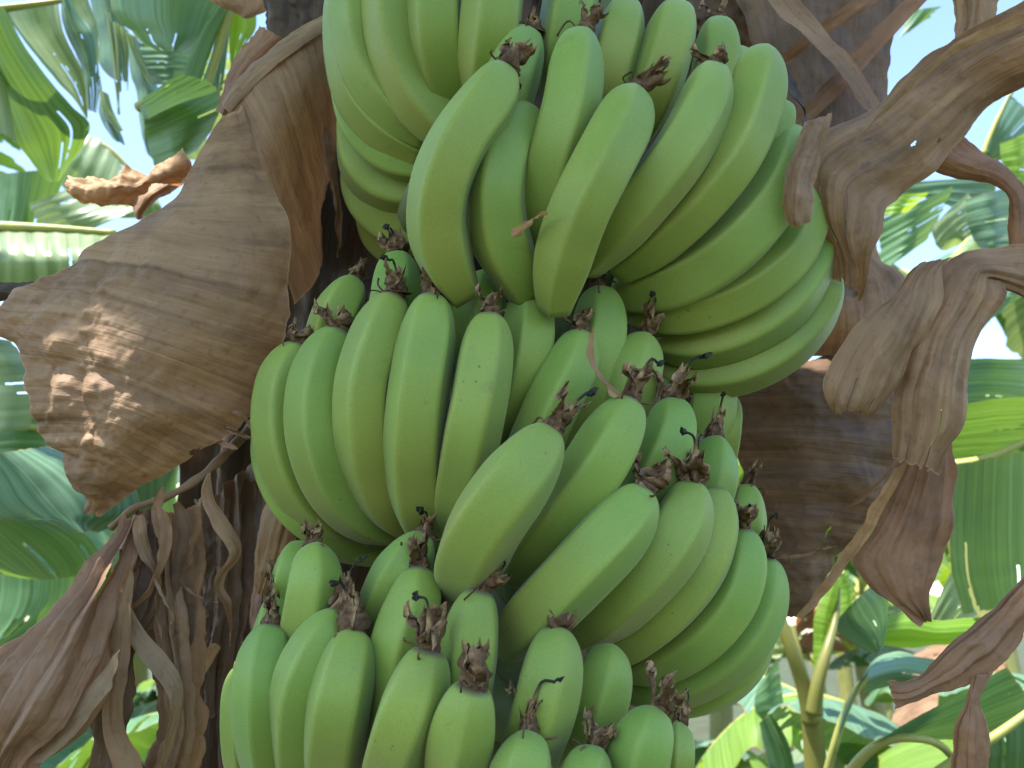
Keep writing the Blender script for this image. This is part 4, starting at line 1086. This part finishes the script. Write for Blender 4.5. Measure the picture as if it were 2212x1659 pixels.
# neighbour at upper left: crown above the frame
A = empty('banana_plant')
tag(A, 'banana plant whose torn sunlit leaves hang in at the upper left', 'banana plant')
stem(A, -2.3, 2.6, 0.12, 3.6)
gleaf(A, [((-60,10),(6,14)), ((-50,90),(52,100)), ((-20,170),(112,180)), ((10,240),(160,232)), ((35,310),(196,268)), ((62,345),(180,318)), ((92,382),(150,360)), ((112,396),(124,394))], [1.62,1.65,1.68,1.71,1.74,1.77,1.8,1.82], 'green', .03, [1.60,1.63,1.66,1.69,1.72,1.75,1.78,1.82], 1, 'v', .004, 4, rib=None)
gleaf(A, [((4,14),(130,0)), ((22,48),(131,28)), ((48,86),(142,74)), ((84,130),(160,114)), ((128,184),(178,150)), ((154,210),(186,188)), ((186,258),(190,258))], 1.66, 'green_sunlit', -.03, 1.72, 2, 'v', .004, 6, rib=[(-60,26,1.66),(40,14,1.66),(134,1,1.68)])
gleaf(A, [((132,-10),(148,-10)), ((134,40),(176,38)), ((146,80),(200,72)), ((166,122),(210,110)), ((180,152),(211,160)), ((187,190),(211,210)), ((192,240),(205,246))], 1.74, 'green_teal', .02, 1.76, 3, 'v', .003, 3)
gleaf(A, [((146,-10),(188,-10)), ((172,34),(200,28)), ((194,60),(209,54)), ((205,92),(213,84)), ((209,142),(213,142))], 1.70, 'green_sunlit', .0, 1.72, 4, 'v', .002, 3)
gleaf(A, [((186,-20),(245,-20)), ((204,40),(262,40)), ((213,90),(276,80)), ((213,138),(276,120)), ((245,172),(274,180))], 1.85, 'green_teal', .04, 1.8, 5, 'v', .003, 3)
for k, (a, b, c, w) in enumerate([((226,18),(248,140),(256,250),12), ((245,44),(254,120),(258,200),9), ((258,52),(270,130),(273,198),18), ((214,190),(232,240),(262,285),20), ((276,70),(300,130),(330,186),16)]):
    gleaf(A, [((a[0],a[1]),(a[0]+w,a[1]+w*.7)), ((b[0]-w*.3,b[1]),(b[0]+w*.5,b[1])), ((c[0]-2,c[1]),(c[0]+3,c[1]))], 1.70, 'green_sunlit', .01, None, 10 + k, 'v', .001, 2, 8, 30)
gleaf(A, [((212,135),(216,190)), ((216,200),(232,235)), ((214,240),(256,280)), ((225,270),(264,296)), ((245,300),(270,318))], 1.78, 'green_teal', .03, None, 17, 'v', .002, 3, 16, 30)
gleaf(A, [((-30,120),(2,130)), ((-30,200),(18,210)), ((-30,280),(36,296)), ((0,270),(40,320))], 1.66, 'green_sunlit', .02, None, 18, 'v', .003, 3, 16, 30)
gleaf(A, [((276,60),(300,90)), ((280,110),(322,140)), ((284,160),(338,186)), ((296,196),(345,208)), ((303,260),(325,330)), ((318,330),(336,356))], 1.95, 'green_teal', .05, None, 19, 'v', .003, 3)

A2 = empty('banana_plant')
tag(A2, 'banana plant with broad dark green leaves just left of the dried leaves at top', 'banana plant')
stem(A2, -.55, 2.9, 0.11, 3.4)
gleaf(A2, [((232,-40),(500,-40)), ((240,20),(490,0)), ((256,46),(470,40)), ((284,68),(450,78)), ((306,90),(425,100)), ((344,110),(395,114))], 1.60, 'green', .10, 1.55, 20, 'v', .003, 5, 50, 50)
gleaf(A2, [((478,10),(500,20)), ((440,60),(486,70)), ((412,120),(470,125)), ((388,184),(448,190))], 1.45, 'green', .02, 1.5, 21, 'v', .002, 4, rib=[(496,12,1.47),(472,110,1.47),(446,192,1.47)])
gleaf(A2, [((499,20),(552,28)), ((497,60),(552,62)), ((496,100),(530,96)), ((498,146),(506,140))], 1.50, 'green_young_lit', .01, None, 22, 'v', .002, 4)  # sunlit strip of the leaf, the light put into its colour
gleaf(A2, [((474,40),(500,30)), ((462,100),(492,100)), ((448,160),(484,160)), ((440,200),(478,196))], 1.55, 'green_teal', .01, None, 23, 'v', .002, 4)
gleaf(A2, [((300,230),(392,172)), ((308,262),(470,182)), ((316,300),(478,228)), ((326,335),(462,280)), ((335,362),(420,330))], [1.45,1.42,1.5,1.52,1.55], 'green', .06, [1.55,1.5,1.42,1.45,1.5], 24, 'u', .002, 6, 40, 40, rib=[(300,232,1.5),(380,195,1.47),(480,190,1.5)])
gleaf(A2, [((306,212),(390,160)), ((312,240),(460,178)), ((318,256),(470,194))], [1.40,1.38,1.36], 'green_young_lit', .02, None, 25, 'u', .001, 5, 40, 30)  # lit rim of the curled leaf, laid on as a brighter sheet
gleaf(A2, [((290,90),(430,110)), ((300,140),(420,150)), ((330,185),(400,180))], 1.75, 'green_teal', .05, None, 26, 'u', .004, 6)
gleaf(A2, [((360,100),(430,90)), ((365,170),(420,160)), ((380,220),(440,210))], 1.9, 'green', .02, None, 27, 'u', .004, 6)

A3 = empty('banana_plant')
tag(A3, 'banana plant with a pale horizontal leaf and bluish drooping leaves at the left edge', 'banana plant')
stem(A3, -2.0, 2.1, 0.10, 2.0)
gleaf(A3, [((-60,486),(-60,620)), ((60,490),(60,616)), ((140,494),(140,612)), ((205,500),(215,606)), ((250,505),(260,590))], 1.45, 'green_sunlit', .05, 1.40, 30, 'u', .004, 9, 40, 60, rib=[(-60,488,1.44),(80,492,1.44),(250,503,1.45)])
gleaf(A3, [((-60,720),(20,735)), ((-60,800),(70,800)), ((-60,870),(80,880)), ((-60,940),(60,930))], 1.30, 'green_sunlit', .04, None, 31, 'u', .004, 6)
gleaf(A3, [((-60,890),(90,860)), ((-60,930),(100,920)), ((-60,965),(100,965)), ((-40,985),(80,980))], 1.42, 'green', .03, None, 32, 'u', .003, 6, rib=[(-60,905,1.4),(0,912,1.4),(100,928,1.4)])
gleaf(A3, [((-70,985),(100,965)), ((-70,1040),(220,1010)), ((-60,1090),(300,1060)), ((0,1118),(300,1110)), ((80,1118),(240,1140)), ((150,1150),(210,1152))], [1.18,1.18,1.18,1.18,1.18,1.18], 'green_teal', .05, [1.22,1.22,1.22,1.22,1.22,1.22], 33, 'v', .003, 7, 40, 50)
gleaf(A3, [((190,1000),(388,1000)), ((200,1070),(384,1080)), ((220,1110),(380,1120)), ((250,1140),(310,1150))], [1.3,1.35,1.4,1.45], 'green_teal', .05, None, 34, 'v', .003, 7)
gleaf(A3, [((-70,1130),(60,1110)), ((-60,1190),(180,1150)), ((0,1235),(225,1210)), ((60,1255),(200,1245))], [1.26,1.32,1.38,1.44], 'green', .06, None, 35, 'v', .003, 6)
gleaf(A3, [((-70,1240),(200,1240)), ((-70,1320),(180,1310)), ((-70,1400),(60,1380))], 1.7, 'green', .04, None, 36, 'v', .004, 6)
gleaf(A3, [((-50,380),(150,360)), ((-40,430),(120,440)), ((-40,480),(100,490))], 2.3, 'green', .05, None, 37, 'v', .006, 6)
gleaf(A3, [((60,440),(160,400)), ((90,490),(230,440)), ((140,520),(330,440))], 2.2, 'green_sunlit', .05, None, 38, 'u', .005, 6)
gleaf(A3, [((120,380),(170,290)), ((170,440),(215,300)), ((260,470),(285,372)), ((360,470),(340,420))], 2.4, 'green_sunlit', .04, None, 39, 'u', .005, 7, rib=[(150,330,2.4),(215,310,2.4),(290,380,2.4)])

# right side
R1 = empty('banana_plant')
tag(R1, 'banana plant with large bluish green leaves at the right edge', 'banana plant')
stem(R1, 2.1, 2.6, 0.11, 2.6)
gleaf(R1, [((2060,1000),(2260,960)), ((2052,1080),(2260,1060)), ((2050,1160),(2260,1160)), ((2055,1230),(2260,1230)), ((2080,1330),(2260,1300))], [1.25,1.31,1.37,1.43,1.5], 'green_teal', .04, [1.2,1.26,1.32,1.38,1.45], 40, 'v', .003, 8, 40, 50)
gleaf(R1, [((2040,1000),(2260,985)), ((2060,930),(2260,900)), ((2080,870),(2260,850))], [1.66,1.6,1.54], 'green', .04, None, 41, 'u', .003, 6, rib=[(2050,1005,1.58),(2130,990,1.56),(2260,930,1.56)])
gleaf(R1, [((2070,775),(2260,770)), ((2064,830),(2260,830)), ((2050,880),(2260,890)), ((2040,980),(2140,890))], [1.68,1.72,1.76,1.8], 'green_teal', .08, None, 42, 'u', .006, 5)
gleaf(R1, [((2130,640),(2260,610)), ((2100,690),(2180,660)), ((2085,740),(2120,710)), ((2084,765),(2100,748))], 1.8, 'green_teal', .02, None, 43, 'u', .003, 5, jag=.12)
gleaf(R1, [((2084,690),(2112,700)), ((2084,760),(2112,728))], 1.75, 'green_young_lit', .0, None, 44, 'u', .001, 3, 14, 20)
gleaf(R1, [((2010,1330),(2075,1180)), ((2030,1380),(2120,1340)), ((2060,1400),(2180,1330))], 1.6, 'green_sunlit', .02, None, 45, 'u', .004, 6)
gleaf(R1, [((1890,1345),(1885,1395)), ((1960,1318),(1960,1402)), ((2020,1340),(2016,1395)), ((2090,1335),(2080,1395)), ((2130,1335),(2110,1390))], 1.4, 'green_young_lit', .03, None, 46, 'v', .003, 7)
gleaf(R1, [((1815,1330),(1880,1260)), ((1810,1365),(1915,1290)), ((1860,1400),(1915,1330)), ((1895,1412),(1905,1400))], [1.27,1.30,1.34,1.38], 'green_teal', .03, None, 47, 'v', .002, 4)
gleaf(R1, [((1880,1610),(1905,1590)), ((1960,1560),(2000,1600)), ((2060,1500),(2120,1600)), ((2180,1440),(2260,1560))], 1.20, 'green_teal', .02, 1.32, 48, 'v', .003, 6, rib=[(1760,1800,1.3),(1850,1650,1.25),(1920,1598,1.22),(2010,1600,1.2),(2060,1640,1.22)])
gleaf(R1, [((2080,1680),(2090,1640)), ((2150,1690),(2140,1600)), ((2260,1700),(2260,1510))], 1.32, 'green', .02, 1.2, 49, 'u', .003, 6, rib=[(1960,1720,1.2),(2070,1640,1.18),(2150,1590,1.17),(2260,1510,1.17)])
gleaf(R1, [((1860,1500),(1880,1440)), ((1930,1480),(1960,1420)), ((2000,1500),(2040,1430))], 1.5, 'green_teal', .04, None, 50, 'v', .003, 5)

R2 = empty('banana_plant')
tag(R2, 'banana plant with sunlit crossing leaves seen behind the right dried leaves', 'banana plant')
stem(R2, 1.9, 3.6, 0.11, 3.0)
gleaf(R2, [((1896,425),(2010,415)), ((1893,450),(2000,425)), ((1900,472),(1960,455))], 1.9, 'green_young_lit', .03, None, 51, 'u', .002, 4)
gleaf(R2, [((1890,480),(2060,400)), ((1900,540),(2030,470)), ((1890,600),(2000,520))], 2.1, 'green', .05, None, 52, 'u', .004, 6)
gleaf(R2, [((2010,490),(2090,415)), ((2030,540),(2110,450)), ((2070,530),(2105,500))], 1.9, 'green_sunlit', .05, None, 53, 'u', .004, 4)
gleaf(R2, [((2085,430),(2190,400)), ((2092,490),(2190,470)), ((2120,540),(2180,540))], 1.85, 'green_teal', .06, None, 54, 'u', .004, 4)
gleaf(R2, [((1930,395),(2150,380)), ((1950,420),(2150,430)), ((2000,420),(2120,480))], 2.4, 'green_teal', .05, None, 55, 'u', .004, 4)
gleaf(R2, [((1880,530),(1960,590)), ((1890,590),(1990,610)), ((1900,640),(2040,640))], 2.2, 'green_sunlit', .04, None, 56, 'u', .006, 6)
gleaf(R2, [((2130,325),(2180,200)), ((2130,340),(2220,240)), ((2150,350),(2250,320))], 2.2, 'green_teal', .04, None, 57, 'u', .004, 5, rib=[(2125,335,2.2),(2150,270,2.2),(2190,190,2.2)])
gleaf(R2, [((2160,310),(2230,280)), ((2165,350),(2230,350)), ((2190,400),(2230,420))], 1.9, 'green_young_lit', .03, None, 58, 'u', .003, 4)
gleaf(R2, [((1950,25),(2050,10)), ((1945,60),(1990,55)), ((1935,85),(1950,80))], 2.4, 'green', .02, None, 59, 'v', .003, 4, jag=.2)
gleaf(R2, [((2190,40),(2230,30)), ((2180,100),(2230,90)), ((2185,140),(2230,150))], 1.9, 'green_young_lit', .03, None, 60, 'u', .003, 4)
gleaf(R2, [((1720,255),(1790,190)), ((1750,300),(1800,260))], 2.0, 'green_young_lit', .0, None, 61, 'u', .003, 4)

# young plant, lower right
Y = empty('banana_plant')
tag(Y, 'young banana plant with yellow green stalks at lower right beside the bunch', 'banana plant')
def stalk(parent, pts, r0, r1, name='petiole'):
    v, f = tube(catmull([at(*p) for p in pts], 40), [r0 + (r1 - r0) * k / 39 for k in range(40)], 12)
    return mesh_obj(name, v, f, M['petiole'], parent)
stalk(Y, [(1772,2300,1.9),(1768,1900,1.9),(1762,1660,1.9),(1754,1560,1.9),(1748,1500,1.9)], .036, .022, 'pseudostem')
stalk(Y, [(1752,1560,1.88),(1735,1480,1.88),(1708,1400,1.88),(1672,1300,1.9),(1640,1200,1.9)], .019, .010)
stalk(Y, [(1758,1540,1.86),(1768,1470,1.86),(1788,1400,1.88),(1804,1340,1.92),(1812,1270,1.95)], .018, .004)
stalk(Y, [(1755,1520,1.92),(1730,1430,1.92),(1712,1350,1.95)], .012, .006)
gleaf(Y, [((1757,1475),(1764,1472)), ((1756,1400),(1800,1390)), ((1760,1330),(1812,1330)), ((1785,1270),(1815,1280)), ((1800,1222),(1812,1232))], 1.95, 'green_young_lit', .03, None, 62, 'u', .002, 8)
gleaf(Y, [((1812,1240),(1830,1230)), ((1815,1300),(1848,1290)), ((1812,1370),(1835,1360))], 2.0, 'green_young_lit', .03, None, 63, 'u', .002, 8)
gleaf(Y, [((1800,1640),(1822,1520)), ((1815,1570),(1860,1470)), ((1840,1490),(1900,1420)), ((1880,1470),(1960,1410)), ((1930,1470),(2010,1450))], 1.7, 'green_teal', .03, None, 64, 'v', .003, 4, rib=[(1770,1760,1.75),(1800,1620,1.70),(1850,1490,1.68),(1930,1430,1.68),(2000,1440,1.7)])
gleaf(Y, [((1640,1480),(1680,1420)), ((1630,1530),(1690,1500)), ((1650,1560),(1700,1550))], 2.2, 'green', .03, None, 65, 'u', .003, 5)
gleaf(Y, [((1640,1560),(1660,1540)), ((1660,1640),(1700,1600)), ((1690,1720),(1720,1700))], 2.0, 'green', .02, None, 66, 'v', .003, 5)

# ------------------------------------------------------------------ rows of plants further off
def crown(p, base, h, rg, nl, seed, az0=0.0, spread=None, lmin=1.5, lmax=2.2, dry=True):
    for k in range(nl):
        az = 2.4 * k + rg.uniform(-.3, .3) if spread is None else az0 + spread * (k / max(1, nl - 1) - .5) + rg.uniform(-.15, .15)
        ln = rg.uniform(lmin, lmax); up = rg.uniform(0.45, 1.35); drp = rg.uniform(0.7, 1.6)
        da = np.array([math.cos(az), math.sin(az), 0]); dn = np.array([-math.sin(az), math.cos(az), 0])
        rows, mid = [], []
        for i in range(12):
            t = i / 11.0
            r = ln * t * (1 - .18 * t * drp)
            c = np.array([base[0], base[1], h]) + da * (0.03 + r * math.cos(up * (1 - .6 * t))) + np.array([0, 0, 1.0]) * (ln * t * math.sin(up) - drp * .75 * ln * t ** 2.2 * .8)
            w = 0.58 * max(0.02, min(1, (t - .10) / .18)) * (1 - max(0, (t - .72) / .28) ** 2 * .9) if t > .1 else 0.03
            sag = w * rg.uniform(.18, .42)
            rows.append([tuple(c - dn * w / 2 - np.array([0, 0, sag])), tuple(c - dn * w * .25 - np.array([0, 0, sag * .25])), tuple(c), tuple(c + dn * w * .25 - np.array([0, 0, sag * .25])), tuple(c + dn * w / 2 - np.array([0, 0, sag * rg.uniform(.7, 1.3)]))])
            mid.append(c)
        m = rg.choice(['green', 'green', 'green_teal', 'green_young_lit', 'green_sunlit'])
        if dry and k == nl - 1: m = 'dry'
        lf = sheet('leaf', rows, M[m], p, 26, 60, 'u', 0.008, 5, 0.002, 16, 0.10, 0.02, 22, [(rg.uniform(.2, .9), .5, rg.choice([0.0, 1.0]), .014) for _ in range(7)], (), seed * 20 + k, True)
        v, f = tube(catmull(mid, 24), [0.018 - 0.014 * q / 23 for q in range(24)], 6)
        mesh_obj('midrib', v, f, M['midrib'], lf)
def make_far_plant(seed):
    rg = random.Random(seed)
    p = empty('banana_plant')
    h = rg.uniform(1.5, 2.1)
    n = 30
    v, f = tube([(0.04 * math.sin(k * .2), 0, -0.1 + (h + .1) * k / (n - 1)) for k in range(n)], [0.11 * (1 - 0.5 * k / (n - 1)) for k in range(n)], 14)
    mesh_obj('pseudostem', v, f, M['stem_green'], p)
    crown(p, (0, 0), h, rg, rg.choice([8, 9, 10]), seed)
    return p
# the rest of the neighbours' crowns, turned away from the bunch
for p_, x_, y_, h_, az_, sd_ in ((A, -2.25, 2.6, 3.55, 3.14, 41), (A2, -.5, 2.9, 3.35, 1.57, 42), (A3, -1.95, 2.1, 1.95, 3.3, 43), (R1, 2.15, 2.6, 2.55, 0.0, 44), (R2, 1.95, 3.6, 2.95, .5, 45)):
    crown(p_, (x_, y_), h_, random.Random(sd_), 6, sd_, az_, 2.6, 1.2, 1.7, False)
def copy_tree(o, parent=None):
    c = o.copy(); scene.collection.objects.link(c); c.parent = parent
    for ch in list(o.children): copy_tree(ch, c)
    return c
protos = [make_far_plant(s) for s in (3, 8, 15, 23)]
spots = [(-3.4,4.6),(-1.9,4.0),(2.2,4.4),(3.8,5.0),(-4.6,6.6),(-2.6,6.2),(-.6,6.0),(1.4,6.2),(3.0,6.8),(5.2,6.4),(-6.2,9.0),(-3.8,8.6),(-1.4,9.0),(.8,8.8),(3.4,9.2),(6.0,9.0),(-7.5,12),(-4.5,12.5),(-1.5,12),(1.8,12.4),(4.8,12),(8,12.5)]
small = [(-2.2,2.9),(-1.3,3.4),(-3.0,3.6),(1.3,3.3),(2.0,3.0),(2.9,3.7),(.9,4.2),(-.8,4.4),(1.8,5.2),(-2.0,5.4),(1.05,2.7),(1.55,2.5),(2.2,2.7),(-1.5,2.5),(-2.3,2.4),(.55,3.1)]
nbig = len(spots)
spots += small
FAR = {0: 'tall banana plant half hidden far behind the torn leaves at lower left', 1: 'sunlit banana plant crown showing between the big dried leaf and the shredded one',
       2: 'banana plant crown glimpsed under the pointed reddish dried leaf', 5: 'banana plant trunk and leaves seen through the gap in the shredded dried leaf',
       7: 'distant banana plant just right of the lowest fruit of the middle hand', 8: 'banana plant far behind the forked dried strip at lower right',
       14: 'distant banana plant right of the yellow green stalks', 20: 'farthest banana plant, seen as a small patch left of the forked dried strip',
       23: 'low leafy banana plant at lower left, beyond the shredded leaf', 26: 'low banana plant behind the drooping bluish leaf at lower right',
       28: 'low banana plant at the bottom edge just right of the bunch', 30: 'small banana plant behind the yellow green stalks at lower right',
       31: 'small banana plant in the gap of the shredded leaf, farther of the two', 32: 'low sunlit banana plant spreading round the foot of the yellow green stalks',
       33: 'low banana plant beside the forked end of the dried strip at lower right', 35: 'low bright green banana plant at the bottom left, nearest in the gap'}
for k_ in (10, 11, 12, 13, 15, 17): FAR[k_] = 'banana plant standing in the far rows of the plantation'
used = set()
for k, (x, y) in enumerate(spots):
    if k not in FAR: continue
    o = copy_tree(protos[k % 4]) if k % 4 in used else protos[k % 4]
    used.add(k % 4)
    rg = random.Random(k * 7 + 1)
    o.location = (x + rg.uniform(-.3, .3), y + rg.uniform(-.3, .3), 0)
    o.rotation_euler = (0, 0, rg.uniform(0, 6.28))
    s = rg.uniform(.85, 1.2) if k < nbig else rg.uniform(.42, .6); o.scale = (s, s, s)
    tag(o, FAR[k], 'banana plant', 'banana plants further off')
